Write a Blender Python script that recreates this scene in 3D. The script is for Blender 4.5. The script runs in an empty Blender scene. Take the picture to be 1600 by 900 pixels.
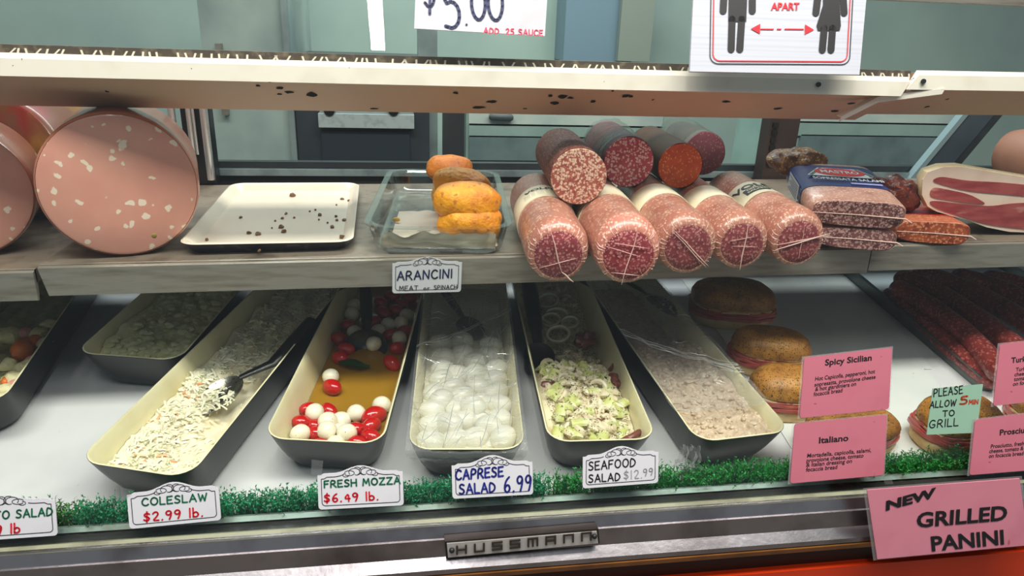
import bpy, bmesh, math, random
from mathutils import Vector, Matrix, noise
random.seed(7)
S = bpy.context.scene
COL = S.collection
# ---------------------------------------------------------------- camera
F, CX, CY = 1100.0, 800.0, 450.0
CAM = Vector((0, 0, 1.30))
_dx = Vector((8200 - CX, -(310 - CY), -F)).normalized()
_vy = 32 - CY
_vx = (-F * F - (310 - CY) * _vy) / (8200 - CX)
_dy = Vector((_vx, -_vy, -F)).normalized()
_dz = _dx.cross(_dy)
ROT = Matrix((_dx, _dy, _dz))
cam_data = bpy.data.cameras.new('camera')
cam_data.sensor_width = 36.0
cam_data.lens = F / 1600 * 36.0
cam_data.clip_start = 0.02
cam = bpy.data.objects.new('camera', cam_data)
COL.objects.link(cam)
cam.matrix_world = Matrix.Translation(CAM) @ ROT.to_4x4()
S.camera = cam
# ---------------------------------------------------------------- light, world, exposure
S.view_settings.view_transform = 'Standard'
S.view_settings.look = 'None'
S.view_settings.gamma = 1.0
S.view_settings.use_curve_mapping = False
S.view_settings.exposure = 0.18
S.cycles.use_denoising = True
S.cycles.max_bounces = 8
S.cycles.transparent_max_bounces = 24
S.cycles.caustics_reflective = False
S.cycles.caustics_refractive = False
W = bpy.data.worlds.new('world')
S.world = W
W.use_nodes = True
W.node_tree.nodes['Background'].inputs[0].default_value = (0.80, 0.92, 1.0, 1)
W.node_tree.nodes['Background'].inputs[1].default_value = 0.24


def area(name, loc, target, sx, sy, power, col):
    l = bpy.data.lights.new(name, 'AREA')
    l.shape = 'RECTANGLE'; l.size = sx; l.size_y = sy; l.energy = power; l.color = col
    o = bpy.data.objects.new(name, l); COL.objects.link(o)
    o.location = loc
    o.rotation_euler = (Vector(target) - Vector(loc)).to_track_quat('-Z', 'Y').to_euler()
    return o


area('ceiling_tube_over_aisle', (0.25, 0.30, 2.62), (0.25, 0.34, 0), 2.8, 0.34, 70, (1.0, 0.95, 0.86))
area('ceiling_tube_along_aisle', (-0.10, -0.44, 2.60), (-0.10, -0.43, 0), 0.055, 0.68, 9, (1.0, 0.98, 0.95))
area('ceiling_tube_kitchen', (0.1, 2.35, 2.6), (0.1, 2.4, 0), 2.6, 0.3, 44, (0.88, 0.96, 0.95))


# ---------------------------------------------------------------- planes and pixel rays
def ray(px, py):
    return ROT @ Vector((px - CX, -(py - CY), -F)) / F


class Plane:
    def __init__(s, p, n):
        s.p = Vector(p); s.n = Vector(n).normalized()

    def off(s, d):
        return Plane(s.p + s.n * d, s.n)


def U(px, py, pl, off=0.0):
    d = ray(px, py)
    return CAM + d * ((pl.p + pl.n * off - CAM).dot(pl.n) / d.dot(pl.n))


def UY(px, py, y):
    d = ray(px, py)
    return CAM + d * (y / d.y)


TILT = 0.123
DECK = Plane((0, .8, .704), (0, -TILT, 1))
BIN_H = 0.075
RIM = DECK.off(BIN_H)
SHELF = Plane((-.47, 0, .978), (-.0109, 0, 1))
GL0, GL1 = Vector((0, .722, .70)), Vector((0, .93, 1.27))
GLASS = Plane(GL0, (0, -(GL1.z - GL0.z), GL1.y - GL0.y))
LIP_Y = 0.968
LIPP = Plane((0, LIP_Y, 0), (0, -1, 0))


def shelf_z(x):
    return .978 + .0109 * (x + .47)


def deck_z(y):
    return .704 + TILT * (y - .8)


def frame(o, x, y, z):
    m = Matrix((x, y, z)).transposed().to_4x4()
    m.translation = o
    return m


# ---------------------------------------------------------------- mesh builder
class MB:
    def __init__(s):
        s.v = []; s.f = []; s.m = []

    def add(s, vs, fs, mi=0):
        b = len(s.v)
        s.v.extend([Vector(p) for p in vs])
        for f in fs:
            s.f.append([b + i for i in f]); s.m.append(mi)

    def box(s, c, d, M=None, mi=0):
        c = Vector(c); h = Vector(d) / 2
        vs = [Vector((x * h.x, y * h.y, z * h.z)) for x in (-1, 1) for y in (-1, 1) for z in (-1, 1)]
        vs = [c + (M @ p if M else p) for p in vs]
        s.add(vs, [(0, 1, 3, 2), (4, 6, 7, 5), (0, 4, 5, 1), (2, 3, 7, 6), (0, 2, 6, 4), (1, 5, 7, 3)], mi)

    def loft(s, rings, cap0=True, cap1=True, mi=0, close=False):
        n = len(rings[0]); b = len(s.v)
        for r in rings:
            s.v.extend([Vector(p) for p in r])
        k = len(rings)
        for i in range(k if close else k - 1):
            for j in range(n):
                a = b + i * n + j; c = b + i * n + (j + 1) % n
                i2 = (i + 1) % k
                d = b + i2 * n + (j + 1) % n; e = b + i2 * n + j
                s.f.append([a, c, d, e]); s.m.append(mi)
        if cap0 and not close:
            s.f.append([b + j for j in range(n)][::-1]); s.m.append(mi)
        if cap1 and not close:
            s.f.append([b + (k - 1) * n + j for j in range(n)]); s.m.append(mi)

    def tube(s, pts, r, n=10, mi=0, sq=1.0):
        pts = [Vector(p) for p in pts]
        rings = []
        up = None
        for i, p in enumerate(pts):
            t = (pts[min(i + 1, len(pts) - 1)] - pts[max(i - 1, 0)]).normalized()
            if up is None:
                up = Vector((0, 0, 1)) if abs(t.z) < .95 else Vector((0, 1, 0))
            a = t.cross(up).normalized(); b = a.cross(t).normalized(); up = b
            rr = r[i] if isinstance(r, (list, tuple)) else r
            rings.append([p + a * (rr * math.cos(2 * math.pi * j / n)) + b * (rr * sq * math.sin(2 * math.pi * j / n)) for j in range(n)])
        s.loft(rings, mi=mi)

    def ell(s, c, r, M=None, n=16, k=10, bump=0, bs=30, seed=0, mi=0, pw=1.0):
        c = Vector(c); rings = []
        for i in range(k + 1):
            th = math.pi * (i / k) ; th = min(max(th, .02), math.pi - .02)
            row = []
            for j in range(n):
                ph = 2 * math.pi * j / n
                d = Vector((math.sin(th) * math.cos(ph), math.sin(th) * math.sin(ph), math.cos(th)))
                if pw != 1.0:
                    d = Vector([math.copysign(abs(q) ** pw, q) for q in d])
                p = Vector((d.x * r[0], d.y * r[1], d.z * r[2]))
                if bump:
                    p = p * (1 + bump * noise.noise(p * bs + Vector((seed * 7.3, seed * 3.1, 0))))
                row.append(c + (M @ p if M else p))
            rings.append(row)
        s.loft(rings, mi=mi)

    def disc(s, c, r, ux, uy, n=12, mi=0):
        c = Vector(c)
        s.add([c + ux * (r * math.cos(2 * math.pi * i / n)) + uy * (r * math.sin(2 * math.pi * i / n)) for i in range(n)], [list(range(n))], mi)

    def grid(s, fn, nu, nv, mi=0):
        b = len(s.v)
        for i in range(nu + 1):
            for j in range(nv + 1):
                s.v.append(Vector(fn(i / nu, j / nv)))
        for i in range(nu):
            for j in range(nv):
                a = b + i * (nv + 1) + j
                s.f.append([a, a + nv + 1, a + nv + 2, a + 1]); s.m.append(mi)

    def slab(s, outline, z0v, mi=0):
        """outline: list of points; extruded by the vector z0v"""
        o2 = [Vector(p) + z0v for p in outline]
        s.loft([outline, o2], mi=mi)


def link(name, mb, mats, parent=None, M=None, world=False, smooth=True, angle=40):
    me = bpy.data.meshes.new(name)
    o = bpy.data.objects.new(name, me)
    COL.objects.link(o)
    fr = M if M is not None else Matrix.Identity(4)
    if parent is not None:
        o.parent = parent
        r = parent
        while r.parent:
            r = r.parent
        fr = r.matrix_basis
    else:
        o.matrix_basis = fr
    vs = mb.v
    if world:
        inv = fr.inverted()
        vs = [inv @ p for p in vs]
    me.from_pydata([tuple(p) for p in vs], [], mb.f)
    if not isinstance(mats, (list, tuple)):
        mats = [mats]
    for m in mats:
        me.materials.append(m)
    if len(mats) > 1:
        me.polygons.foreach_set('material_index', mb.m)
    bm = bmesh.new(); bm.from_mesh(me)
    bmesh.ops.recalc_face_normals(bm, faces=bm.faces)
    bm.to_mesh(me); bm.free()
    if smooth:
        me.polygons.foreach_set('use_smooth', [True] * len(me.polygons))
        me.set_sharp_from_angle(angle=math.radians(angle))
    me.update()
    return o


def tag(o, label, cat, group=None, kind=None):
    o['label'] = label; o['category'] = cat
    if group: o['group'] = group
    if kind: o['kind'] = kind
    return o


def thing(name, label, cat, M, group=None):
    o = bpy.data.objects.new(name, None)
    o.empty_display_size = .02
    COL.objects.link(o)
    o.matrix_basis = M if isinstance(M, Matrix) else Matrix.Translation(M)
    return tag(o, label, cat, group)


def structure(o):
    o['kind'] = 'structure'
    return o


ORD = ['nearest', 'second nearest', 'third nearest', 'fourth nearest', 'fifth nearest', 'sixth nearest', 'seventh nearest', 'eighth nearest', 'ninth nearest', 'tenth nearest', 'eleventh nearest', 'twelfth nearest', 'thirteenth nearest', 'fourteenth nearest', 'fifteenth nearest', 'sixteenth nearest', 'seventeenth nearest', 'eighteenth nearest', 'nineteenth nearest', 'twentieth nearest']
ORD += ['twenty-%s nearest' % w for w in 'first second third fourth fifth sixth seventh eighth ninth'.split()] + ['thirtieth nearest']
ORD += ['thirty-%s nearest' % w for w in 'first second third fourth fifth sixth seventh eighth ninth'.split()] + ['fortieth nearest']
ORD += ['forty-%s nearest' % w for w in 'first second third fourth fifth sixth seventh eighth ninth'.split()]


# ---------------------------------------------------------------- materials
def lin(c):
    """sRGB 0-255 to linear"""
    return tuple(((x / 255) / 12.92 if x / 255 <= .04045 else ((x / 255 + .055) / 1.055) ** 2.4) for x in c) + (1,)


MC = {}


def mat(name, rgb, rough=.5, metal=0.0, spec=.5, var=None, var2=None, speck=None, speck2=None, bump=None, sss=0, coat=0, stretch=None, trans=0):
    """var=(scale, rgb, lo, hi) noise blend; speck=(scale, rgb, size, softness) voronoi cells; bump=(scale, strength)"""
    if name in MC: return MC[name]
    m = bpy.data.materials.new(name); MC[name] = m
    m.use_nodes = True
    N = m.node_tree.nodes; L = m.node_tree.links
    p = N['Principled BSDF']
    tc = N.new('ShaderNodeTexCoord')
    vec = tc.outputs['Object']
    if stretch:
        mp = N.new('ShaderNodeMapping'); mp.inputs['Scale'].default_value = stretch
        L.new(vec, mp.inputs['Vector']); vec = mp.outputs['Vector']
    col = N.new('ShaderNodeRGB'); col.outputs[0].default_value = lin(rgb)
    cur = col.outputs[0]

    def mix(fac, c2, cur):
        mx = N.new('ShaderNodeMix'); mx.data_type = 'RGBA'
        L.new(fac, mx.inputs[0]); L.new(cur, mx.inputs[6]); mx.inputs[7].default_value = lin(c2)
        return mx.outputs[2]

    for vv in (var, var2):
        if vv:
            nz = N.new('ShaderNodeTexNoise'); nz.inputs['Scale'].default_value = vv[0]; nz.inputs['Detail'].default_value = 5
            L.new(vec, nz.inputs['Vector'])
            mr = N.new('ShaderNodeMapRange'); mr.inputs[1].default_value = vv[2]; mr.inputs[2].default_value = vv[3]
            L.new(nz.outputs['Fac'], mr.inputs[0])
            cur = mix(mr.outputs[0], vv[1], cur)
    for k, sp in enumerate((speck, speck2)):
        if sp:
            # warp a little so that the flecks are not round
            nz = N.new('ShaderNodeTexNoise'); nz.inputs['Scale'].default_value = sp[0] * .9; L.new(vec, nz.inputs['Vector'])
            ad = N.new('ShaderNodeMix'); ad.data_type = 'VECTOR'; ad.inputs[0].default_value = 1.0
            va = N.new('ShaderNodeVectorMath'); va.operation = 'MULTIPLY_ADD'
            L.new(nz.outputs['Color'], va.inputs[0]); va.inputs[1].default_value = (1.2 / sp[0],) * 3; L.new(vec, va.inputs[2])
            vo = N.new('ShaderNodeTexVoronoi'); vo.inputs['Scale'].default_value = sp[0]
            L.new(va.outputs[0], vo.inputs['Vector'])
            mr = N.new('ShaderNodeMapRange'); mr.inputs[1].default_value = sp[2] + sp[3]; mr.inputs[2].default_value = sp[2]
            L.new(vo.outputs['Distance'], mr.inputs[0])
            # keep only some of the cells
            sep = N.new('ShaderNodeSeparateColor'); L.new(vo.outputs['Color'], sep.inputs[0])
            keep = N.new('ShaderNodeMath'); keep.operation = 'LESS_THAN'; L.new(sep.outputs[k], keep.inputs[0]); keep.inputs[1].default_value = sp[4] if len(sp) > 4 else .7
            mu = N.new('ShaderNodeMath'); mu.operation = 'MULTIPLY'; L.new(mr.outputs[0], mu.inputs[0]); L.new(keep.outputs[0], mu.inputs[1])
            cur = mix(mu.outputs[0], sp[1], cur)
    L.new(cur, p.inputs['Base Color'])
    p.inputs['Roughness'].default_value = rough
    p.inputs['Metallic'].default_value = metal
    p.inputs['Specular IOR Level'].default_value = spec
    if sss:
        p.inputs['Subsurface Weight'].default_value = sss
        p.inputs['Subsurface Radius'].default_value = (.006, .003, .002)
        p.inputs['Subsurface Scale'].default_value = 1.0
    if coat:
        p.inputs['Coat Weight'].default_value = coat; p.inputs['Coat Roughness'].default_value = .12
    if bump:
        nz = N.new('ShaderNodeTexNoise'); nz.inputs['Scale'].default_value = bump[0]; nz.inputs['Detail'].default_value = 6
        L.new(vec, nz.inputs['Vector'])
        b = N.new('ShaderNodeBump'); b.inputs['Strength'].default_value = bump[1]; b.inputs['Distance'].default_value = bump[2] if len(bump) > 2 else .002
        L.new(nz.outputs['Fac'], b.inputs['Height']); L.new(b.outputs[0], p.inputs['Normal'])
    return m


def clear(name, tint, gloss=1.0, ior=1.45, rough=.03, wrinkle=None, milk=0.0, milkcol=(255, 255, 255)):
    m = bpy.data.materials.new(name); m.use_nodes = True
    N = m.node_tree.nodes; L = m.node_tree.links
    N.remove(N['Principled BSDF'])
    out = N['Material Output']
    t = N.new('ShaderNodeBsdfTransparent'); t.inputs[0].default_value = tuple(tint) + (1,)
    g = N.new('ShaderNodeBsdfGlossy'); g.inputs['Roughness'].default_value = rough
    lw = N.new('ShaderNodeLayerWeight'); lw.inputs['Blend'].default_value = .5
    pw = N.new('ShaderNodeMath'); pw.operation = 'POWER'; pw.inputs[1].default_value = 5.0
    L.new(lw.outputs['Facing'], pw.inputs[0])
    f0 = ((ior - 1) / (ior + 1)) ** 2
    mu = N.new('ShaderNodeMath'); mu.operation = 'MULTIPLY_ADD'; mu.inputs[1].default_value = (1 - f0) * min(gloss, 1.0); mu.inputs[2].default_value = f0 * gloss
    L.new(pw.outputs[0], mu.inputs[0])
    mx = N.new('ShaderNodeMixShader')
    base = t.outputs[0]
    if milk:
        d = N.new('ShaderNodeBsdfDiffuse'); d.inputs[0].default_value = lin(milkcol)
        m0 = N.new('ShaderNodeMixShader'); m0.inputs[0].default_value = milk
        L.new(base, m0.inputs[1]); L.new(d.outputs[0], m0.inputs[2]); base = m0.outputs[0]
    L.new(mu.outputs[0], mx.inputs[0]); L.new(base, mx.inputs[1]); L.new(g.outputs[0], mx.inputs[2])
    if wrinkle:
        tc = N.new('ShaderNodeTexCoord'); nz = N.new('ShaderNodeTexNoise')
        mp = N.new('ShaderNodeMapping'); mp.inputs['Scale'].default_value = wrinkle[2]
        L.new(tc.outputs['Object'], mp.inputs[0]); L.new(mp.outputs[0], nz.inputs['Vector'])
        nz.inputs['Scale'].default_value = wrinkle[0]; nz.inputs['Detail'].default_value = 4
        b = N.new('ShaderNodeBump'); b.inputs['Strength'].default_value = wrinkle[1]; b.inputs['Distance'].default_value = .004
        L.new(nz.outputs['Fac'], b.inputs['Height'])
        L.new(b.outputs[0], g.inputs['Normal']); L.new(b.outputs[0], lw.inputs['Normal'])
    L.new(mx.outputs[0], out.inputs['Surface'])
    return m


FILM2 = clear('bag_film', (.74, .70, .67), .6, 1.4, .2, (60, .8, (1, 2, 1)), .02)
GLASSM = clear('case_glass', (.955, .975, .965), 1.0, 1.42, .0)
DISHM = clear('dish_glass', (.95, .972, .962), 2.2, 1.5, .04)
FILMM = clear('cling_film', (.97, .97, .97), 2.6, 1.5, .12, (45, .9, (1, 3, 1)), .10)  # white diffuse share paints the haze on the film
WHITE = mat('white_enamel', (232, 232, 228), .35, var=(9, (205, 205, 200), .5, .75))
DECKM = mat('deck_white', (226, 225, 227), .42, var=(7, (200, 201, 208), .45, .8), speck=(160, (110, 105, 100), .06, .03, .12))
STEEL = mat('brushed_steel', (166, 160, 150), .36, .55, var=(14, (136, 126, 112), .45, .75), bump=(60, .12), stretch=(1, 8, 8))
SHELFM = mat('shelf_steel', (150, 136, 122), .42, .45, var=(16, (96, 84, 74), .5, .72), var2=(60, (120, 100, 84), .55, .8))
CHROME = mat('worn_chrome', (158, 154, 158), .27, .92, var=(14, (112, 106, 108), .45, .75), bump=(120, .1))
DARK = mat('dark_metal', (38, 40, 42), .45, .3, var=(20, (60, 60, 60), .5, .8))
BLACK = mat('black_melamine', (15, 16, 17), .32, spec=.35, var=(12, (30, 31, 32), .5, .8))
CREAM = mat('cream_melamine', (236, 228, 190), .34, var=(14, (222, 208, 160), .5, .8), speck=(300, (120, 100, 60), .10, .05, .10))
BPLAS = mat('black_plastic', (14, 15, 17), .3, var=(40, (32, 34, 36), .5, .8))
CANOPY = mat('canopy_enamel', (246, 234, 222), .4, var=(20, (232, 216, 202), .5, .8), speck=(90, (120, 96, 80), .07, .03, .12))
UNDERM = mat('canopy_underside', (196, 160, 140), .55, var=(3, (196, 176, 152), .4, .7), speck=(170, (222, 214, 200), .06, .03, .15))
# ---------------------------------------------------------------- lettering
G = {  # stroke glyphs on a unit box, width in front
 'A': (.8, [[(0, 0), (.4, 1), (.8, 0)], [(.14, .36), (.68, .36)]]),
 'B': (.7, [[(0, 0), (0, 1), (.45, 1), (.6, .85), (.55, .62), (.4, .54), (0, .52)], [(.4, .54), (.65, .4), (.68, .18), (.5, 0), (0, 0)]]),
 'C': (.75, [[(.72, .85), (.52, 1), (.28, .98), (.08, .75), (0, .45), (.1, .15), (.35, 0), (.6, .04), (.75, .16)]]),
 'D': (.75, [[(0, 0), (.03, 1), (.4, .92), (.68, .68), (.72, .38), (.5, .1), (.2, 0), (0, 0)]]),
 'E': (.62, [[(.6, 1), (0, .97), (0, 0), (.62, .03)], [(0, .5), (.5, .53)]]),
 'F': (.6, [[(.6, 1), (.02, .97), (0, 0)], [(.02, .52), (.48, .54)]]),
 'G': (.8, [[(.72, .86), (.5, 1), (.25, .95), (.05, .7), (0, .4), (.15, .08), (.45, 0), (.7, .12), (.75, .42), (.42, .42)]]),
 'H': (.7, [[(0, 1), (0, 0)], [(.7, 1), (.7, 0)], [(0, .5), (.7, .52)]]),
 'I': (.1, [[(.05, 1), (.05, 0)]]),
 'L': (.58, [[(0, 1), (0, .02), (.58, 0)]]),
 'M': (.9, [[(0, 0), (.12, 1), (.45, .3), (.78, 1), (.9, 0)]]),
 'N': (.75, [[(0, 0), (.05, 1), (.68, .03), (.75, 1)]]),
 'O': (.85, [[(.42, 1), (.15, .9), (0, .55), (.08, .2), (.35, 0), (.65, .08), (.85, .4), (.8, .75), (.6, .95), (.42, 1)]]),
 'P': (.65, [[(0, 0), (.02, 1), (.4, 1), (.64, .82), (.58, .55), (.3, .44), (.02, .44)]]),
 'R': (.7, [[(0, 0), (.02, 1), (.42, 1), (.62, .82), (.55, .58), (.3, .48), (.02, .48)], [(.28, .48), (.7, 0)]]),
 'S': (.65, [[(.6, .88), (.4, 1), (.15, .96), (.05, .76), (.18, .58), (.45, .48), (.62, .3), (.55, .1), (.3, 0), (0, .1)]]),
 'T': (.75, [[(0, 1), (.75, .98)], [(.38, 1), (.38, 0)]]),
 'U': (.7, [[(0, 1), (.02, .3), (.15, .05), (.4, 0), (.62, .12), (.68, .4), (.7, 1)]]),
 'W': (1.0, [[(0, 1), (.25, 0), (.5, .8), (.75, 0), (1.0, 1)]]),
 'Z': (.75, [[(.02, .98), (.72, 1), (0, .02), (.75, 0)]]),
 'l': (.1, [[(.05, 1.05), (.05, 0)]]),
 'b': (.55, [[(0, 1.05), (0, 0)], [(0, .4), (.2, .6), (.45, .5), (.54, .25), (.4, .04), (.18, 0), (0, .12)]]),
 'o': (.5, [[(.25, .6), (.05, .5), (0, .25), (.12, .03), (.32, 0), (.48, .2), (.46, .45), (.25, .6)]]),
 'r': (.35, [[(0, .6), (.02, 0)], [(.02, .4), (.15, .58), (.35, .6)]]),
 '0': (.65, [[(.33, 1), (.1, .85), (0, .5), (.1, .15), (.33, 0), (.55, .15), (.65, .5), (.55, .85), (.33, 1)]]),
 '1': (.2, [[(.1, 1), (.1, 0)]]),
 '2': (.6, [[(.02, .8), (.2, 1), (.45, .97), (.56, .75), (.4, .45), (0, .03), (.6, .02)]]),
 '3': (.6, [[(.02, .9), (.25, 1), (.5, .9), (.5, .68), (.25, .55), (.55, .42), (.58, .15), (.3, 0), (0, .08)]]),
 '4': (.65, [[(.5, 0), (.5, 1), (0, .35), (.65, .35)]]),
 '5': (.6, [[(.58, 1), (.1, .98), (.06, .58), (.35, .64), (.58, .45), (.55, .15), (.3, 0), (0, .08)]]),
 '6': (.6, [[(.5, 1), (.2, .8), (.02, .4), (.1, .08), (.35, 0), (.58, .18), (.5, .45), (.25, .5), (.05, .3)]]),
 '9': (.6, [[(.56, .75), (.35, .5), (.1, .55), (.02, .8), (.2, 1), (.45, .97), (.58, .75), (.5, .35), (.35, 0)]]),
 '$': (.6, [[(.56, .8), (.35, .92), (.1, .86), (.04, .68), (.2, .54), (.45, .46), (.56, .28), (.42, .1), (.2, .08), (0, .2)], [(.32, 1.1), (.28, -.1)]]),
 '.': (.15, [[(.05, .0), (.09, .05)]]),
 '#': (.6, [[(.15, 1), (.1, 0)], [(.45, 1), (.4, 0)], [(0, .65), (.6, .68)], [(0, .3), (.55, .33)]]),
 ' ': (.35, []),
}


def strokes(mb, s, o, ex, ey, w, gap=.28, fit=None, curve=2):
    """writes s in strokes on the plane spanned by ex, ey; ex, ey = one unit box; fit = wanted width in units"""
    tot = sum(G[c][0] for c in s) + gap * (len(s) - 1)
    k = (fit / tot) if fit else 1.0
    nx = ex.normalized(); ny = (ey - nx * ey.dot(nx)).normalized()
    x = 0
    for c in s:
        for pl in G[c][1]:
            pts = [(x + p[0], p[1]) for p in pl]
            if curve and len(pl) > 3 and c not in 'EFLMNWZAT':
                for _ in range(curve - 1):   # Chaikin smoothing
                    q = [pts[0]]
                    for a, b in zip(pts, pts[1:]):
                        q += [(a[0] * .75 + b[0] * .25, a[1] * .75 + b[1] * .25), (a[0] * .25 + b[0] * .75, a[1] * .25 + b[1] * .75)]
                    pts = q + [pts[-1]]
            P = [o + ex * (p[0] * k) + ey * p[1] for p in pts]
            for a, b in zip(P, P[1:]):
                t = (b - a)
                if t.length < 1e-7: continue
                t = t.normalized()
                n = ny * t.dot(nx) - nx * t.dot(ny)
                mb.add([a - n * w / 2, b - n * w / 2, b + n * w / 2, a + n * w / 2], [(0, 1, 2, 3)])
            for p in P:
                mb.disc(p, w / 2, nx, ny, 8)
        x += G[c][0] + gap


def write(mb, s, pl, a, b, top, w, off=.0016, gap=.28):
    """stroke lettering between pixel points a (baseline start), b (baseline end); top = pixel above a at cap height; w = pen width in px"""
    A, B, T = U(*a, pl, off), U(*b, pl, off), U(*top, pl, off)
    tot = sum(G[c][0] for c in s) + gap * (len(s) - 1)
    px = (B - A).length / math.dist(a, b)
    strokes(mb, s, A, (B - A) / tot, T - A, w * px, gap)


_tc = {}


def font_mesh(s, bold=0.0, res=3):
    k = (s, bold)
    if k in _tc: return _tc[k]
    cu = bpy.data.curves.new('lettering', 'FONT'); cu.body = s; cu.size = 1; cu.offset = bold; cu.resolution_u = res
    o = bpy.data.objects.new('lettering', cu); COL.objects.link(o)
    dg = bpy.context.evaluated_depsgraph_get(); dg.update()
    me = bpy.data.meshes.new_from_object(o.evaluated_get(dg))
    vs = [v.co.copy() for v in me.vertices]; fs = [list(p.vertices) for p in me.polygons]
    bpy.data.objects.remove(o); bpy.data.curves.remove(cu); bpy.data.meshes.remove(me)
    _tc[k] = (vs, fs)
    return vs, fs


def print_(mb, s, pl, a, b, top, off=.0016, bold=.012, slant=0.0):
    """printed lettering, same pixel arguments as write"""
    A, B, T = U(*a, pl, off), U(*b, pl, off), U(*top, pl, off)
    vs, fs = font_mesh(s, bold)
    x0 = min(v.x for v in vs); x1 = max(v.x for v in vs); h = .72
    ex = (B - A) / (x1 - x0); ey = (T - A) / h
    mb.add([A + ex * (v.x - x0 + slant * v.y) + ey * v.y for v in vs], fs)


PAPER = mat('sign_paper', (206, 206, 212), .45, var=(30, (196, 196, 204), .5, .8))
PINK = mat('pink_paper', (186, 106, 122), .42, var=(18, (176, 95, 111), .45, .8), speck=(60, (160, 62, 86), .06, .05, .08))
PINK2 = mat('pink_sign_paper', (214, 134, 152), .42, var=(18, (204, 122, 140), .45, .8), speck=(40, (176, 84, 104), .06, .05, .08))
MINT = mat('mint_paper', (136, 172, 150), .5, var=(30, (124, 160, 140), .5, .8))
INK = mat('black_ink', (22, 22, 26), .5)
INKG = mat('faint_ink', (150, 150, 156), .5)
GREENI = mat('green_ink', (14, 96, 66), .5)
REDI = mat('red_ink', (206, 22, 40), .5)
BLUEI = mat('blue_ink', (36, 44, 130), .5)
NAVYI = mat('navy_ink', (30, 40, 82), .5)
PINKI = mat('pink_ink', (222, 74, 104), .5)
RUST = mat('rust_ink', (170, 62, 34), .5)
LAMIN = clear('laminate', (.95, .95, .96), 1.2, 1.45, .12, None, .12, (230, 220, 222))


def quad_sign(name, label, cat, pl, c, m, thick=.0012, off=.001, cat2=None, border=0, corner=0):
    """c: pixel corners BL, BR, TR, TL on the plane pl; a flat card of real thickness"""
    P = [U(*q, pl, off) for q in c]
    base = (P[0] + P[1]) / 2
    t = thing(name, label, cat, base)
    mb = MB()
    if border:
        cen = sum(P, Vector()) / 4
        Q = []
        for i in range(4):
            d = (P[i] - cen)
            Q.append(cen + d * (1 + border / d.length))
        lm = MB(); lm.slab([q - pl.n * .0006 for q in Q], pl.n * .0004)
        link('laminate_border', lm, LAMIN, t, world=True, smooth=False)
    if corner:
        out = []
        for i in range(4):
            p, a, b = P[i], P[i - 1], P[(i + 1) % 4]
            da, db = (a - p).normalized() * corner, (b - p).normalized() * corner
            for k in range(5):
                s_ = k / 4
                out.append(p + da * (1 - s_) ** 2 + db * s_ ** 2)
        P = out
    mb.slab(P, pl.n * thick)
    link('card', mb, m, t, world=True, smooth=False)
    return t


def plaque(name, label, pl, c, hump, off=.001, m=None):
    """price plaque with an arched top, a border line and a scroll ornament"""
    BL, BR, TR, TL = [U(*q, pl, off) for q in c]
    H = U(*hump, pl, off)
    t = thing(name, label, 'price sign', (BL + BR) / 2)
    ux = (BR - BL); uy = ((TL - BL) + (TR - BR)) / 2
    hh = (H - (TL + TR) / 2).dot(uy.normalized()) / uy.length

    def top(u):
        w = (u - .5) / .31
        return 1 + (hh * .5 * (1 + math.cos(math.pi * w)) if abs(w) < 1 else 0)

    def pt(u, v, k=0):
        return BL + ux * u + uy * v + pl.n * k

    def outline(ins, k):
        iu = ins / ux.length; iv = ins / uy.length; r = .004
        ru, rv = r / ux.length, r / uy.length
        o = []
        for k2 in range(5):
            a = math.pi + math.pi / 2 * k2 / 4
            o.append((iu + ru + ru * math.cos(a), iv + rv + rv * math.sin(a)))
        for k2 in range(5):
            a = -math.pi / 2 + math.pi / 2 * k2 / 4
            o.append((1 - iu - ru + ru * math.cos(a), iv + rv + rv * math.sin(a)))
        n = 28
        for i in range(n + 1):
            u = 1 - iu - (1 - 2 * iu) * i / n
            e = min(u - iu, 1 - iu - u)
            o.append((u, top(u) - iv - (rv * .5 if e < ru else 0)))
        return [pt(a, b, k) for a, b in o]

    mb = MB(); mb.slab(outline(0, 0), pl.n * .0012)
    link('plaque_card', mb, m or PAPER, t, world=True, smooth=False)
    bo = MB()
    pts = outline(.0045, .0016)
    # the border stops at the ornament
    for i in range(len(pts)):
        a, b = pts[i], pts[(i + 1) % len(pts)]
        u = ((a + b) / 2 - BL).dot(ux) / ux.length_squared; v = ((a + b) / 2 - BL).dot(uy) / uy.length_squared
        if v > .8 and .3 < u < .7: continue
        d = (b - a)
        if d.length < 1e-6: continue
        n = d.normalized().cross(pl.n) * .0004
        bo.add([a - n, b - n, b + n, a + n], [(0, 1, 2, 3)])
    link('border_line', bo, INK, t, world=True, smooth=False)
    sc = MB()
    asp = ux.length / uy.length
    for sgn in (-1, 1):
        for (cu, cv, ru, rv, a0, a1) in ((.07, .98, .065, .10, -40, 250), (.13, .95, .06, .07, 20, 330), (.04, 1.0, .05, .11, 60, 300), (.17, .90, .035, .05, -180, 90)):
            pr = None
            for i in range(19):
                a = math.radians(a0 + (a1 - a0) * i / 18)
                q = pt(.5 + sgn * (cu + ru * math.cos(a)), cv + hh * .35 - .03 + rv * math.sin(a), .0016)
                if pr is not None and (q - pr).length > 1e-6:
                    n = (q - pr).normalized().cross(pl.n) * .00035
                    sc.add([pr - n, q - n, q + n, pr + n], [(0, 1, 2, 3)])
                pr = q
    link('scroll_ornament', sc, INK, t, world=True, smooth=False)
    return t


def ink(t, m, *jobs, name='lettering', off=.0018):
    mb = MB()
    for j in jobs:
        j(mb)
    return link(name, mb, m, t, world=True, smooth=False)
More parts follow.
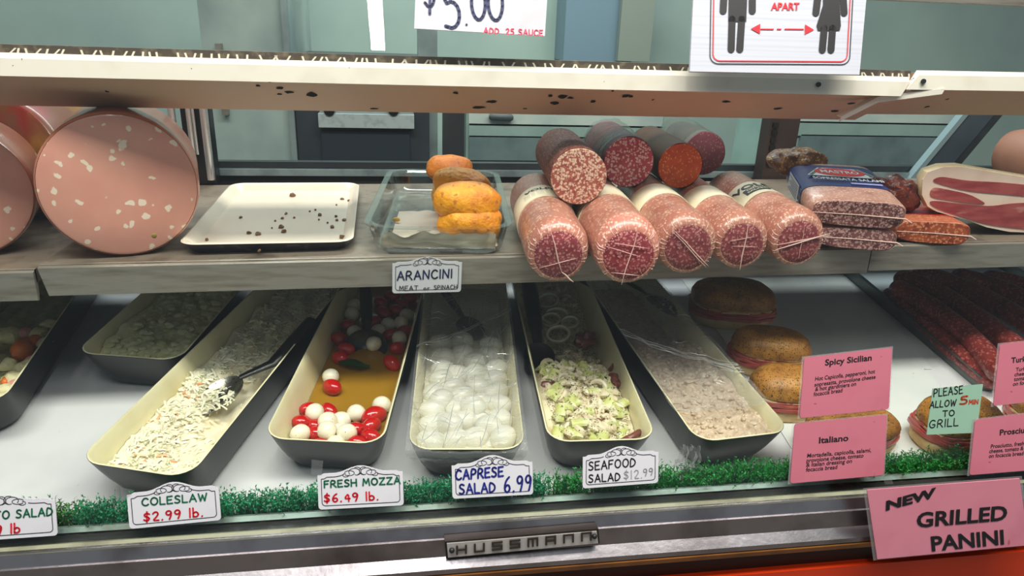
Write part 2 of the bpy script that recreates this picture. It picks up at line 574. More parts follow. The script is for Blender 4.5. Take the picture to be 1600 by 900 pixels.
# ---------------------------------------------------------------- setting
WALLM = mat('kitchen_wall', (172, 192, 180), .6, var=(1.5, (150, 168, 164), .4, .7))  # grey-green also imitates the glass reflection seen above the canopy
fl = MB(); fl.box((0, .6, -.05), (9, 8, .1))
structure(link('floor', fl, mat('floor_tile', (120, 112, 104), .5, var=(6, (100, 94, 88), .4, .7)), smooth=False))
wb = MB(); wb.box((.2, 3.45, 1.3), (9, .1, 2.8))
structure(link('wall_back', wb, WALLM, smooth=False))

# ---------------------------------------------------------------- kitchen behind the case
# dark oven with a steel handle rail, seen through the rear doors
def px_box(mb, x0, y0, x1, y1, Y, depth, M=None):
    a, b = UY(x0, y1, Y), UY(x1, y0, Y)
    mb.box(((a.x + b.x) / 2, Y + depth / 2, (a.z + b.z) / 2), (abs(b.x - a.x), depth, abs(b.z - a.z)))

def floor_box(mb, x0, x1, ytop, Y, depth):
    a = UY(x0, ytop, Y); b = UY(x1, ytop, Y); z = (a.z + b.z) / 2
    mb.box(((a.x + b.x) / 2, Y + depth / 2, z / 2), (b.x - a.x, depth, z))

STEELK = mat('kitchen_steel', (150, 166, 166), .5, .4, var=(8, (120, 136, 136), .45, .75))
ovp = UY(570, 260, 2.2)
oven = thing('oven', 'dark wall oven with pale steel top rail seen through the rear doors', 'oven', (ovp.x, 2.4, 0))
m = MB(); m.box((ovp.x, 2.45, .595), (.40, .42, 1.19)); link('body', m, mat('oven_dark', (62, 70, 76), .4, .2, var=(8, (50, 56, 60), .4, .7)), oven, world=True, smooth=False)
m = MB(); px_box(m, 498, 180, 647, 199, 2.2, .04); link('handle_rail', m, mat('oven_rail', (196, 208, 208), .4, .3, var=(40, (150, 160, 160), .5, .8)), oven, world=True, smooth=False)
m = MB(); px_box(m, 500, 166, 646, 180, 2.215, .03); link('control_panel', m, STEELK, oven, world=True, smooth=False)
m = MB(); px_box(m, 505, 206, 640, 262, 2.225, .02); link('door', m, mat('oven_door', (48, 55, 62), .2), oven, world=True, smooth=False)
for kx in (515, 615):
    q = UY(kx, 172, 2.21); m = MB(); m.tube([(q.x, 2.195, q.z), (q.x, 2.22, q.z)], .016, 12); link('knob', m, BPLAS, oven, world=True)

fr_ = thing('steel_cabinet', 'tall grey steel cabinet standing left of the dark oven', 'cabinet', (UY(420, 200, 2.25).x, 2.5, 0))
a, b = UY(330, 200, 2.25), UY(481, 200, 2.25)
m = MB(); b.x = min(b.x, ovp.x - .203); m.box(((a.x + b.x) / 2, 2.5, .85), (b.x - a.x, .5, 1.7)); link('body', m, mat('cabinet_grey', (172, 190, 182), .55, var=(4, (130, 150, 150), .4, .7)), fr_, world=True, smooth=False)
m = MB(); m.box((b.x - .008, 2.24, .85), (.016, .03, 1.7)); link('edge_trim', m, STEELK, fr_, world=True, smooth=False)
m = MB(); m.box((a.x + .05, 2.235, 1.12), (.015, .03, .2)); link('handle', m, STEEL, fr_, world=True, smooth=False)
a, b = UY(655, 200, 2.3), UY(684, 200, 2.3)
m = MB(); m.box(((a.x + b.x) / 2, 2.4, .9), (b.x - a.x, .18, 1.8))
tag(link('steel_column', m, STEELK, world=True, smooth=False), 'narrow grey steel column right of the dark oven', 'column')

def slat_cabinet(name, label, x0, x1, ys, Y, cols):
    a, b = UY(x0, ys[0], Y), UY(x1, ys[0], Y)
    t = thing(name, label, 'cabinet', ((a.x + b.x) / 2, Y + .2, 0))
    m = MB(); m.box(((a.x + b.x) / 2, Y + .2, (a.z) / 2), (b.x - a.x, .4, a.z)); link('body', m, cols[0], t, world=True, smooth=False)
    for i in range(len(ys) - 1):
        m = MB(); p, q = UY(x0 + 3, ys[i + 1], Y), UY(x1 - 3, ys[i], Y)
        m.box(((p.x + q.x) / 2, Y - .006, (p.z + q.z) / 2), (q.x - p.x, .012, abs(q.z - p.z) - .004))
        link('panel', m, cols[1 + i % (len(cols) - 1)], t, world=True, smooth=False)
    return t
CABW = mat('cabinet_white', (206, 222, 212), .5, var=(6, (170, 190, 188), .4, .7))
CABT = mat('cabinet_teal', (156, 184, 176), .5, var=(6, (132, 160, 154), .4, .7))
CABD = mat('cabinet_grey_teal', (112, 134, 134), .5, var=(10, (90, 110, 112), .4, .7))  # darker grey-teal of the lowest drawer panel
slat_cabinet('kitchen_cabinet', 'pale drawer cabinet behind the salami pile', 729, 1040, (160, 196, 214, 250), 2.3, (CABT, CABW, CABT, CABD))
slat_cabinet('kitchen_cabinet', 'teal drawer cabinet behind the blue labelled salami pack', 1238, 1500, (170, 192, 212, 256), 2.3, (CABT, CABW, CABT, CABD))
m = MB(); a, b = UY(764, 182, 2.27), UY(802, 184, 2.27)
m.tube([a, a.lerp(b, .1), a.lerp(b, .9), b], [.006, .012, .012, .006], 12)
tag(link('knife_handle', m, mat('handle_grey', (74, 82, 84), .5), world=True), 'dark grey rounded handle lying against the pale cabinet under the canopy', 'handle')
# things on the far wall above the canopy
m = MB(); px_box(m, 880, -60, 1000, 95, 3.2, .2)
tag(link('wall_board', m, mat('board_blue', (118, 142, 156), .5), smooth=False, world=True), 'blue-grey board on the kitchen wall left of the distancing sign', 'board')
m = MB(); px_box(m, 965, -60, 1030, 95, 3.15, .04)
tag(link('wall_strip', m, mat('board_olive', (140, 148, 136), .5), smooth=False, world=True), 'pale olive strip on the blue-grey kitchen board', 'strip')

# ---------------------------------------------------------------- the display case
case = thing('display_case', 'long refrigerated deli display case with chrome front rail and slanted glass', 'display case', (0, .8, 0))
X0, X1 = -1.35, 1.75
def extr(prof, x0, x1, closed=True):
    mb = MB()
    mb.loft([[(x0, y, z) for y, z in prof], [(x1, y, z) for y, z in prof]])
    return mb
# deck
m = extr([(.759, deck_z(.759)), (1.52, deck_z(1.52)), (1.52, deck_z(1.52) - .03), (.759, deck_z(.759) - .03)], X0, X1)
link('deck', m, DECKM, case, world=True, smooth=False)
# inner back wall under the rear doors
m = extr([(1.50, .72), (1.53, .72), (1.53, .945), (1.50, .945)], X0, X1)
link('inner_back_panel', m, mat('inner_panel', (120, 128, 128), .5, .3, var=(5, (90, 98, 98), .4, .7)), case, world=True, smooth=False)
# front profile: channel, dirt, gasket, chrome
def prof(rows):
    return [(Y, UY(800, py, Y).z) for py, Y in rows]
def strip(name, rows, mt, back=.02):
    p = prof(rows)
    m = extr(p + [(p[-1][0] + back, p[-1][1]), (p[0][0] + back, p[0][1])], X0, X1)
    return link(name, m, mt, case, world=True, smooth=False)
strip('glass_channel', [(780, .755), (788, .749)], mat('channel_grey', (128, 146, 140), .45, .3, var=(30, (96, 104, 92), .45, .7), bump=(80, .2)), .003)
strip('drip_groove', [(788, .753), (800, .742)], mat('drip_dirt', (46, 42, 28), .7, var=(60, (104, 98, 70), .5, .75)), .006)
strip('gasket', [(800, .742), (803, .732), (812, .726)], mat('gasket_ivory', (150, 150, 124), .5, var=(25, (112, 110, 86), .45, .7)), .03)
strip('upper_bead', [(812, .724), (814.5, .714), (834, .708), (836, .711)], CHROME, .03)
strip('front_rail', [(836, .705), (862, .704), (882, .692), (889, .692)], CHROME, .04)
p_ = UY(800, 889, .692).z
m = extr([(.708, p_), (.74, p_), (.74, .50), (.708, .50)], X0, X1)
link('toe_recess', m, mat('recess_shade_brown', (40, 22, 14), .5), case, world=True, smooth=False)  # shade of the recess put into the dark brown colour
m = extr([(.690, p_ - .002), (.71, p_ - .002), (.71, p_ - .012), (.692, p_ - .010)], X0, X1)
link('amber_reflection_edge', m, mat('amber_reflection', (150, 98, 50), .35, .4, var=(20, (110, 70, 40), .4, .7)), case, world=True, smooth=False)  # amber reflection under the chrome, painted as a strip
zr = UY(1200, 895, .697).z
m = extr([(.697, zr), (.712, zr), (.712, .10), (.697, .10)], X0, X1)
link('front_panel', m, mat('panel_red', (222, 62, 18), .34, var=(6, (200, 50, 14), .4, .8)), case, world=True, smooth=False)
m = extr([(.72, .0), (1.5, .0), (1.5, .66), (.76, .66), (.74, .5)], X0, X1)
link('cabinet_base', m, DARK, case, world=True, smooth=False)
# glass
g0 = GL0 + Vector((0, (GL1.y - GL0.y) / .57 * .008, .008)); d_ = (GL1 - GL0).normalized()
g1 = GL1 + d_ * .16
m = MB()
gp = [(X0, g0.y, g0.z), (X1, g0.y, g0.z), (X1, g1.y, g1.z), (X0, g1.y, g1.z)]
m.slab([Vector(p) - GLASS.n * .005 for p in gp], GLASS.n * .005)
link('glass_pane', m, GLASSM, case, world=True, smooth=False)
# top glass rail, just visible top right
a = UY(1480, 4, .965)
m = MB(); m.box((.25, .975, a.z + .014), (3.0, .03, .03), Matrix.Rotation(math.radians(-.1), 3, 'Y'))
link('top_rail', m, STEEL, case, world=True, smooth=False)
# rear door frames
FRM = mat('door_frame', (150, 166, 168), .4, .5, var=(20, (116, 130, 134), .4, .7))
FRD = mat('door_frame_dark', (40, 46, 50), .4, .3, var=(12, (58, 66, 70), .5, .8))
a = UY(450, 264, 1.52).z; b = UY(450, 274, 1.52).z
m = MB(); m.box((.2, 1.53, (a + b) / 2), (3.1, .03, a - b)); link('rear_sill', m, FRM, case, world=True, smooth=False)
m = MB(); m.box((.2, 1.535, a + .008), (3.1, .02, .012)); link('rear_track', m, FRD, case, world=True, smooth=False)
m = MB(); m.box((.2, 1.535, b - .022), (3.1, .02, .044)); link('rear_gap', m, mat('gap_black', (14, 14, 14), .6), case, world=True, smooth=False)
for x0, x1, mt in ((692, 725, FRD),):
    p, q = UY(x0, 210, 1.49), UY(x1, 210, 1.49)
    m = MB(); m.box(((p.x + q.x) / 2, 1.5, 1.09), (q.x - p.x, .03, .22)); link('shelf_standard', m, mt, case, world=True, smooth=False)
p, q = UY(1200, 215, 1.47), UY(1246, 215, 1.47)
m = MB(); m.box(((p.x + q.x) / 2, 1.49, 1.075), (q.x - p.x, .04, .25))
link('shelf_standard', m, mat('standard_brown', (66, 50, 46), .5, .3, var=(9, (44, 34, 32), .4, .7)), case, world=True, smooth=False)
m = MB()
for k in range(6):
    z = UY(1210, 195 + k * 12, 1.47).z
    m.box((p.x + .012, 1.468, z), (.012, .006, .010))
link('slot_teeth', m, BPLAS, case, world=True, smooth=False)
# black post with bright rods at the left of the rear opening
p, q = UY(288, 225, 1.47), UY(332, 225, 1.47); zt, zb_ = UY(310, 150, 1.47).z, UY(310, 287, 1.47).z
m = MB(); m.box(((p.x + q.x) / 2, 1.485, (zt + zb_) / 2), (q.x - p.x, .03, zt - zb_)); link('black_post', m, BPLAS, case, world=True, smooth=False)
for xx, rr_ in ((297, .005), (304, .003), (321, .008), (271, .007)):
    a = UY(xx, 200, 1.462); m = MB(); m.tube([(a.x, 1.462, zb_ + .01 + (.05 if xx < 310 else 0)), (a.x, 1.462, zt)], rr_, 12); link('bright_rod', m, mat('rod_bright', (214, 214, 216), .2, .8), case, world=True)
# leaning sliding-door stile at the right
A, B = UY(1434, 312, 1.5), UY(1557, 165, 1.5)
dv = (B - A).normalized(); nv = Vector((-dv.z, 0, dv.x))
def bar(o, w, mt, y, name):
    m = MB(); P = [A + nv * o, A + nv * (o + w), B + nv * (o + w), B + nv * o]
    m.slab([p + Vector((0, y, 0)) for p in P], Vector((0, .02, 0))); link(name, m, mt, case, world=True, smooth=False)
bar(-.012, .05, mat('stile_slate', (70, 82, 92), .4, .3, var=(10, (56, 66, 76), .4, .7)), 0, 'door_stile')
bar(.042, .012, mat('stile_light', (130, 152, 158), .4, .3), .002, 'stile_edge')
bar(-.034, .018, FRD, .004, 'stile_gasket')
# badge
bc = [(697, 873), (937, 849), (935, 826), (695, 846)]
BADP = Plane(UY(815, 848, .696), (0, -1, .05))
P = [U(*q, BADP) for q in bc]
m = MB(); m.slab(P, Vector((0, .012, 0))); badge = link('name_badge', m, mat('badge_dark', (60, 54, 52), .4, .7), case, world=True, smooth=False)
badge['label'] = 'chrome maker badge with raised letters'
c_ = sum(P, Vector()) / 4
m = MB(); m.slab([c_ + Vector(((q - c_).x * .975, (q - c_).y, (q - c_).z * .80)) - Vector((0, .0005, 0)) for q in P], Vector((0, -.0012, 0)))
link('badge_face', m, mat('badge_face', (196, 192, 188), .35, .4, var=(40, (160, 150, 146), .5, .8)), badge, world=True, smooth=False)
for q in ((706, 860), (929, 838)):
    m = MB(); m.ell(U(*q, BADP, .003), (.0035, .0035, .0035), n=10, k=6)
    link('screw', m, DARK, badge, world=True)
# wide square letters of the badge
HG = {'H': [[(0, 0), (0, 1)], [(1, 0), (1, 1)], [(0, .5), (1, .5)]], 'U': [[(0, 1), (0, 0), (1, 0), (1, 1)]],
      'S': [[(1, 1), (0, 1), (0, .5), (1, .5), (1, 0), (0, 0)]], 'M': [[(0, 0), (0, 1), (1, 1), (1, 0)], [(.5, 1), (.5, 0)]],
      'A': [[(0, 0), (0, 1), (1, 1), (1, 0)], [(0, .45), (1, .45)]], 'N': [[(0, 0), (0, 1), (1, 1), (1, 0)]]}
m = MB()
for i, ch in enumerate('HUSSMANN'):
    f = i / 7
    o = U(714 + 195 * f, 864.5 - 20.5 * f, BADP, .0024); e = U(714 + 14 + 195 * f, 863.1 - 20.5 * f, BADP, .0024) - o
    h = U(714 + 195 * f, 853.5 - 20.5 * f, BADP, .0024) - o
    for pl in HG[ch]:
        for a, b in zip(pl, pl[1:]):
            p, q = o + e * a[0] + h * a[1], o + e * b[0] + h * b[1]
            d = (q - p).normalized() * .0012; n = Vector((-d.z, 0, d.x))
            m.slab([p - d - n, q + d - n, q + d + n, p - d + n], Vector((0, -.0012, 0)))
link('raised_letters', m, mat('badge_letters', (74, 66, 62), .35, .6), badge, world=True, smooth=False)

# ---------------------------------------------------------------- upper canopy sections
def canopy(name, label, xa, xb, z0, slope, lipx, endcut):
    t = thing(name, label, 'canopy', (0.5 * (xa + xb), 1.0, z0))
    def zz(x, z): return z + slope * (x - .14)
    def ring(x, pts): return [(x + (endcut if i in (1, 2, 3) else 0) * 0, y, zz(x, z)) for i, (y, z) in enumerate(pts)]
    lip = [(.957, z0), (.950, z0 - .006), (.947, z0 - .026), (.953, z0 - .026), (.958, z0 - .004)]
    m = MB(); r0 = ring(xa, lip); r1 = ring(xb, lip)
    if lipx:
        r1 = [(x - lipx * (i in (2, 3)), y, z) for i, (x, y, z) in enumerate(r1)]
    if endcut:
        r0 = [(x - endcut * (i in (2, 3)), y, z) for i, (x, y, z) in enumerate(r0)]
    m.loft([r0, r1]); link('front_lip', m, CANOPY, t, world=True, smooth=False)
    zb = UY(800, 177, 1.06).z - UY(800, 133, .95).z + z0 - .0245
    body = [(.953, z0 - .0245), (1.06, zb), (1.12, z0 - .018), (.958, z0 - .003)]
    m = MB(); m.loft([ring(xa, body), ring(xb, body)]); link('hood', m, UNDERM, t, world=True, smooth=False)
    return t, zb
zc = UY(800, 104, .95).z
can1, zb1 = canopy('light_canopy', 'long cream enamel canopy with chipped brown underside over the shelf, left of the break', X0, UY(1424, 120, .95).x, zc, .0008, .012, 0)
can2, zb2 = canopy('light_canopy', 'short right-hand cream canopy section starting at the broken joint', UY(1437, 112, .95).x, X1, zc + .004, .01, 0, .016)
UP = Plane((0, .953, zc - .0245), (0, (zb1 - (zc - .0245)), -(1.06 - .953)))
CHIP = mat('bare_chip', (22, 16, 12), .9, spec=.1)
def chips(parent, spots, name='paint_chip'):
    for (x, y, rx, ry) in spots:
        m = MB(); rx *= 1.15; ry *= 1.7
        c = U(x, y, UP, .0006)
        n = 9; ph = random.random() * 6
        sx = .001 * rx * 1.0; sy = .0035 * ry
        ud = Vector((0, 1.06 - .953, zb1 - (zc - .0245))).normalized()
        m.add([c + Vector((1, 0, 0)) * (sx * math.cos(2 * math.pi * i / n) * random.uniform(.6, 1.3)) + ud * (sy * math.sin(2 * math.pi * i / n) * random.uniform(.6, 1.3)) for i in range(n)], [list(range(n))])
        link(name, m, CHIP, parent, world=True, smooth=False)
chips(can1, [(437, 138, 5, 1), (451, 144, 5, 1), (437, 147, 3, .7), (487, 148, 6, 1.5), (421, 128, 2, .6), (403, 134, 3, .7), (712, 145, 4, 1), (769, 159, 7, 1.2), (748, 168, 8, .9), (859, 150, 3, .8), (880, 151, 6, 1.3), (891, 153, 4, .8), (866, 161, 6, 1.2), (926, 159, 4, 1), (978, 150, 5, 1), (985, 151, 3, .8), (1134, 159, 6, .6), (660, 132, 3, .5), (585, 170, 5, .5), (1330, 162, 5, .8), (1305, 174, 6, .7), (1215, 170, 7, .6), (1020, 156, 1.5, .6), (167, 143, 2, .6), (957, 142, 2, .5), (820, 170, 3, .4)])
chips(can2, [(1448, 167, 4, .8), (1480, 155, 2, .6)])
for q in ((1279, 132), ):
    m = MB(); m.tube([UY(q[0], q[1], .952), UY(q[0], q[1], .9445)], .0035, 12); link('screw', m, DARK, can1, world=True)
m = MB(); m.tube([UY(1443, 127, .952), UY(1443, 127, .9445)], .0035, 12); link('screw', m, DARK, can2, world=True)
# price-tag strip with slanted teeth behind the lip
def teeth(parent, x0, x1, z0):
    m = MB(); x = x0
    while x < x1:
        w = random.uniform(.007, .013)
        if random.random() < .93:
            dx_ = random.uniform(-.004, .006)
            m.add([(x, .957, z0 - .002), (x + .0025, .957, z0 - .002), (x + .0025 + dx_, .962, z0 + .0048), (x + dx_, .962, z0 + .0048)], [(0, 1, 2, 3)])
        x += w
    link('ticket_teeth', m, mat('teeth_ivory', (204, 190, 170), .5), parent, world=True, smooth=False)['kind'] = 'stuff'
    m = MB(); m.box(((x0 + x1) / 2, .972, z0 + .002), (x1 - x0, .008, .013)); link('ticket_strip', m, mat('strip_brown', (86, 76, 66), .7, var=(60, (140, 124, 106), .5, .7)), parent, world=True, smooth=False)  # dark brown strip with lighter mottling behind the teeth
teeth(can1, -.55, UY(1430, 118, .957).x, zc)
# bent bracket hanging at the joint
br = MB()
PB = [UY(1312, 190, .975), UY(1372, 160, .955), UY(1472, 147, .945)]
PT = [UY(1314, 184, .975), UY(1374, 152, .955), UY(1476, 140, .945)]
for i in range(2):
    br.slab([PB[i], PB[i + 1], PT[i + 1], PT[i]], Vector((0, .002, 0)))
    br.slab([PT[i], PT[i + 1], PT[i + 1] + Vector((0, .012, .0015)), PT[i] + Vector((0, .012, .0015))], Vector((0, 0, .0015)))
tag(link('bent_bracket', br, CANOPY, world=True, smooth=False), 'bent cream metal trim strip dangling below the canopy joint', 'trim strip')

# ---------------------------------------------------------------- middle shelf sections
def shelf(label, xa, xb, dz, lipcut):
    t = thing('steel_shelf', label, 'shelf', ((xa + xb) / 2, 1.2, shelf_z(0)))
    def q(x, y, z): return (x, y, shelf_z(x) + dz + z)
    m = MB(); m.loft([[q(x, *p) for p in ((.970, 0), (1.46, 0), (1.46, -.018), (.970, -.018))] for x in (xa, xb)])
    link('shelf_pan', m, SHELFM, t, world=True, smooth=False)
    lip = [(.974, .0006), (.9655, -.003), (.9645, -.042), (.968, -.043), (.974, -.019)]
    m = MB(); r0 = [q(xa + lipcut * (i in (2, 3)), *p) for i, p in enumerate(lip)]; m.loft([r0, [q(xb, *p) for p in lip]])
    link('front_lip', m, STEEL, t, world=True, smooth=False)
    # brackets
    for x in (xa + .02, xb - .04):
        m = MB(); m.slab([Vector(q(x, 1.0, -.019)), Vector(q(x, 1.49, -.019)), Vector(q(x, 1.49, -.08)), Vector(q(x, 1.2, -.045))], Vector((.004, 0, 0)))
        link('bracket', m, DARK, t, world=True, smooth=False)
    return t
xs0 = UY(62, 430, LIP_Y).x; xs1 = UY(1357, 405, LIP_Y).x
shelf('brushed steel shelf section on the far left, mostly out of view', X0, UY(56, 440, LIP_Y).x, -.006, 0)
shelf('long brushed steel shelf section carrying the tray, arancini and salamis', xs0, xs1 - .0006, 0, .008)
shelf('brushed steel shelf section on the right under the prosciutto', xs1 + .0012, X1, .0035, 0)
# ---------------------------------------------------------------- bins
def rrect(hw, y0, y1, r, z, k=6):
    """rounded rectangle, x in +-hw, y from y0 to y1"""
    o = []
    for (cx, cy, a0) in ((hw - r, y0 + r, -90), (hw - r, y1 - r, 0), (-hw + r, y1 - r, 90), (-hw + r, y0 + r, 180)):
        for i in range(k + 1):
            a = math.radians(a0 + 90 * i / k)
            o.append(Vector((cx + r * math.cos(a), cy + r * math.sin(a), z)))
    return o


class Bin:
    pass


def make_bin(label, FLp, FRp, BLp, BRp, L, dz=0.0, tilt=None):
    pl = RIM.off(dz)
    if tilt is not None:
        c = (U(*FLp, pl) + U(*FRp, pl)) / 2
        pl = Plane(c, (0, -tilt, 1))
    a, b, c, d = U(*FLp, pl), U(*FRp, pl), U(*BLp, pl), U(*BRp, pl)
    y = ((c - a).normalized() + (d - b).normalized()).normalized()
    z = pl.n; x = y.cross(z).normalized()
    w = abs((b - a).dot(x)); w2 = abs((d - c).dot(x))
    B = Bin(); B.w = w; B.pl = pl; B.L = L
    print('BIN', label[:30], 'front w %.3f back w %.3f' % (w, w2), 'y', tuple(round(q, 2) for q in y))
    w = (w * 1.6 + w2 * .4) / 2
    mid = (a + b) / 2 + x * 0
    o = mid - z * (BIN_H - .0008)
    B.M = frame(o, x, y, z); B.hw = w / 2; B.T = .004
    t = thing('deli_bin', label, 'bin', B.M)
    H = BIN_H; hw = w / 2
    def sec(f, ins):  # f 0 base .. 1 rim
        g = f ** .62
        return rrect(hw - .020 * (1 - g) - ins, .036 * (1 - g) + ins, L - .03 * (1 - g) - ins, max(.030 - ins + .006 * (1 - f), .008), H * f)
    m = MB()
    m.loft([sec(f, 0) for f in (0, .08, .25, .5, .75, 1.0)], cap1=False)
    e = sec(1.0, 0)
    m.loft([e, [p + Vector((0, 0, .0)) for p in sec(1.0, .0008)]], False, False)
    link('outer_shell', m, BLACK, t)
    m = MB()
    rings = [sec(1, .0004)]
    rings[0] = [p + Vector((0, 0, .0006)) for p in rings[0]]
    top = [p + Vector((0, 0, .0012)) for p in sec(1, .0022)]
    rings += [top] + [[Vector((p.x, p.y, max(p.z, .004))) for p in sec(f, B.T)] for f in (.98, .75, .5, .25, .1, .05)]
    m.loft(rings, cap0=False)
    link('cream_liner', m, CREAM, t)
    B.sec = sec
    B.root = t
    return B


def inner_hw(B, z):
    f = max(min(z / BIN_H, 1), .06)
    return B.hw - .020 * (1 - f ** .62) - B.T - .0012


def inner_y(B, z):
    f = max(min(z / BIN_H, 1), .06)
    g = f ** .62
    return .036 * (1 - g) + B.T + .0012, B.L - .03 * (1 - g) - B.T - .0012


def surf(B, h, nu, nv, y_lo=0.0, y_hi=1.0, mb=None, mi=0, cr=.022):
    """height-field surface across a bin: h(u in -1..1, v in 0..1) gives the local height"""
    mb = mb or MB()
    def fn(s, t):
        v = y_lo + (y_hi - y_lo) * t
        u = s * 2 - 1
        z = h(u, v)
        hw = inner_hw(B, z); y0, y1 = inner_y(B, z)
        y = y0 + (y1 - y0) * v
        e = min(y - y0, y1 - y)
        if e < cr:
            hw -= cr - math.sqrt(max(cr * cr - (cr - e) ** 2, 0))
        return (u * hw, y, z)
    mb.grid(fn, nu, nv, mi)
    return mb, fn


def nz(x, y, z=0.0, s=1.0):
    return noise.noise(Vector((x * s, y * s, z)))


def local(B, p):
    return B.M.inverted() @ p


farb = make_bin('black bin with cream liner at the far left edge, holding vegetable salad', (-190, 640), (-4, 634), (-60, 480), (117, 484), .50)
potb = make_bin('short black bin of potato salad set back behind the coleslaw bin', (110, 555), (284, 563), (232, 457), (364, 455), .36)
colb = make_bin('black bin with cream liner standing at an angle, holding coleslaw', (112, 727), (300, 744), (400, 453), (530, 450), .61)
mozb = make_bin('black bin with cream liner holding tomatoes and small mozzarella balls in oil', (406, 691), (600, 691), (530, 450), (662, 450), .59)
capb = make_bin('film-covered black bin filled with white mozzarella balls', (640, 704), (818, 704), (655, 450), (800, 450), .55)
seab = make_bin('black bin with cream liner holding green and white seafood salad', (857, 690), (1028, 690), (805, 470), (935, 470), .58)
tunb = make_bin('film-draped black bin of pale beige tuna salad right of the seafood salad', (1086, 684), (1244, 684), (930, 470), (1060, 470), .58)

# ---- coleslaw
CSL = mat('cabbage', (246, 240, 216), .4, var=(50, (232, 232, 194), .5, .75), sss=.1)
CSC = mat('carrot', (232, 172, 122), .4)
CSD = mat('cream_dressing', (246, 236, 212), .3, var=(30, (232, 218, 186), .45, .7))
def hc(u, v):
    y = v
    left = max(0, min(1, (.15 - u) * 1.3))
    far = max(0, min(1, (v - .42) * 4))
    front = max(0, min(1, (.16 - v) * 9))
    return .014 + .03 * max(left * (1 if v < .75 else .4), far * .75, front * .7) + .012 * nz(u * 3, v * 14, 2) + .002 * nz(u * 14, v * 60, 5)
m, fn = surf(colb, hc, 40, 90, 0, .95)
sal = m
rnd = random.Random(3)
def shred(mb, c, L, w, mi, rnd, flat=.5):
    d = Vector((rnd.gauss(0, 1), rnd.gauss(0, 1), rnd.gauss(0, flat * .5))).normalized()
    n = Vector((rnd.gauss(0, .6), rnd.gauss(0, .6), 1)); n = (n - d * n.dot(d)).normalized(); s = d.cross(n)
    cv = rnd.uniform(.1, .55) * L
    pts = [c + d * (L * (t - .5)) + n * (cv * (.25 - (t - .5) ** 2)) for t in (0, .33, .67, 1)]
    vs = []
    for p in pts:
        vs += [p - s * w / 2 - n * .0007, p + s * w / 2 - n * .0007, p + n * .0010]
    mb.add(vs, [(3 * i + a, 3 * i + b, 3 * i + 3 + b, 3 * i + 3 + a) for i in range(3) for a, b in ((0, 1), (1, 2), (2, 0))] + [(0, 1, 2), (9, 11, 10)], mi)
k = 0
while k < 2300:
    s, t = rnd.uniform(.05, .93), rnd.uniform(.035, 1)
    t = t ** 1.2
    p = Vector(fn(s, t))
    dens = (p.z - .016) / .02
    if rnd.random() > dens + .02: continue
    k += 1
    shred(sal, p + Vector((0, 0, rnd.uniform(-.001, .002))), rnd.uniform(.008, .020), rnd.uniform(.0024, .0052), 1 if rnd.random() < .982 else 2, rnd)
tag(link('coleslaw', sal, [CSD, CSL, CSC], M=colb.M), 'creamy shredded coleslaw heaped along the left side of its angled bin', 'coleslaw', kind='stuff')
# serving spoon
def spoon(name, label, bowl_c, tip_h, mid_h, bowl_r, bm, hm, parts=('bowl', 'handle'), hr=.007, depth=.012, food=None, collar=None):
    t = thing(name, label, 'spoon', bowl_c)
    d = (tip_h - bowl_c); fl = Vector((d.x, d.y, d.z)).normalized()
    x = fl.cross(Vector((0, 0, 1))).normalized(); z = x.cross(fl).normalized()
    MM = Matrix((x, fl, z)).transposed()
    m = MB(); rings = []
    for i in range(8):
        r = i / 7
        rings.append([bowl_c + MM @ Vector((bowl_r[0] * r * math.cos(a), bowl_r[1] * r * math.sin(a), -depth * (1 - r * r))) for a in [2 * math.pi * j / 24 for j in range(24)]])
    up = [[p + MM @ Vector((0, 0, .0012)) for p in rg] for rg in rings]
    m.loft(rings[1:] + up[1:][::-1]); link(parts[0], m, bm, t, world=True)
    st = bowl_c + MM @ Vector((0, bowl_r[1] * .97, 0))
    pts = [st, st.lerp(mid_h, .5), mid_h, mid_h.lerp(tip_h, .5), tip_h]
    m = MB(); m.tube(pts, [hr * .6, hr * .75, hr, hr * 1.15, hr * 1.1], 12, sq=.55)
    link(parts[1], m, hm, t, world=True)
    return t, MM
bc_ = U(340, 618, RIM.off(-.034)); th = U(486, 500, RIM.off(.012)); mh = U(425, 568, RIM.off(-.012))
SPM = mat('spoon_steel', (120, 118, 112), .25, .9, speck=(260, (20, 20, 20), .22, .05, .8))
spoon('serving_spoon', 'slotted steel serving spoon with thick black handle lying in the coleslaw', bc_, th, mh, (.031, .043), SPM, BPLAS, hr=.0105)
m = MB()
for i in range(70):
    a = rnd.uniform(0, 6.28); r = math.sqrt(rnd.random())
    shred(m, bc_ + Vector((.026 * r * math.cos(a), .036 * r * math.sin(a), -.004 + rnd.uniform(0, .006))), rnd.uniform(.006, .016), .003, 0, rnd)
tag(link('coleslaw_scoop', m, CSL, world=True), 'white coleslaw shreds left on the slotted steel spoon', 'coleslaw', kind='stuff')

# ---- potato salad
POT = mat('potato_salad', (226, 222, 180), .45, var=(60, (206, 208, 150), .45, .7), var2=(140, (238, 236, 214), .55, .75), speck=(150, (150, 70, 60), .16, .06, .06), bump=(160, .5, .003))
def hp(u, v):
    return .054 + .012 * nz(u * 2.4, v * 5, 8) + .007 * nz(u * 7, v * 15, 3) + .004 * abs(nz(u * 16, v * 30, 3)) - .012 * max(0, .12 - v) * 8
m, fn = surf(potb, hp, 50, 90)
for i in range(260):
    p = Vector(fn(rnd.uniform(.06, .94), rnd.uniform(.03, .95)))
    r = rnd.uniform(.004, .010)
    m.ell(p, (r, r * rnd.uniform(.7, 1), r * .6), n=8, k=5, bump=.4, bs=120, seed=i)
tag(link('potato_salad', m, POT, M=potb.M), 'chunky pale potato salad filling the short black bin', 'potato salad', kind='stuff')

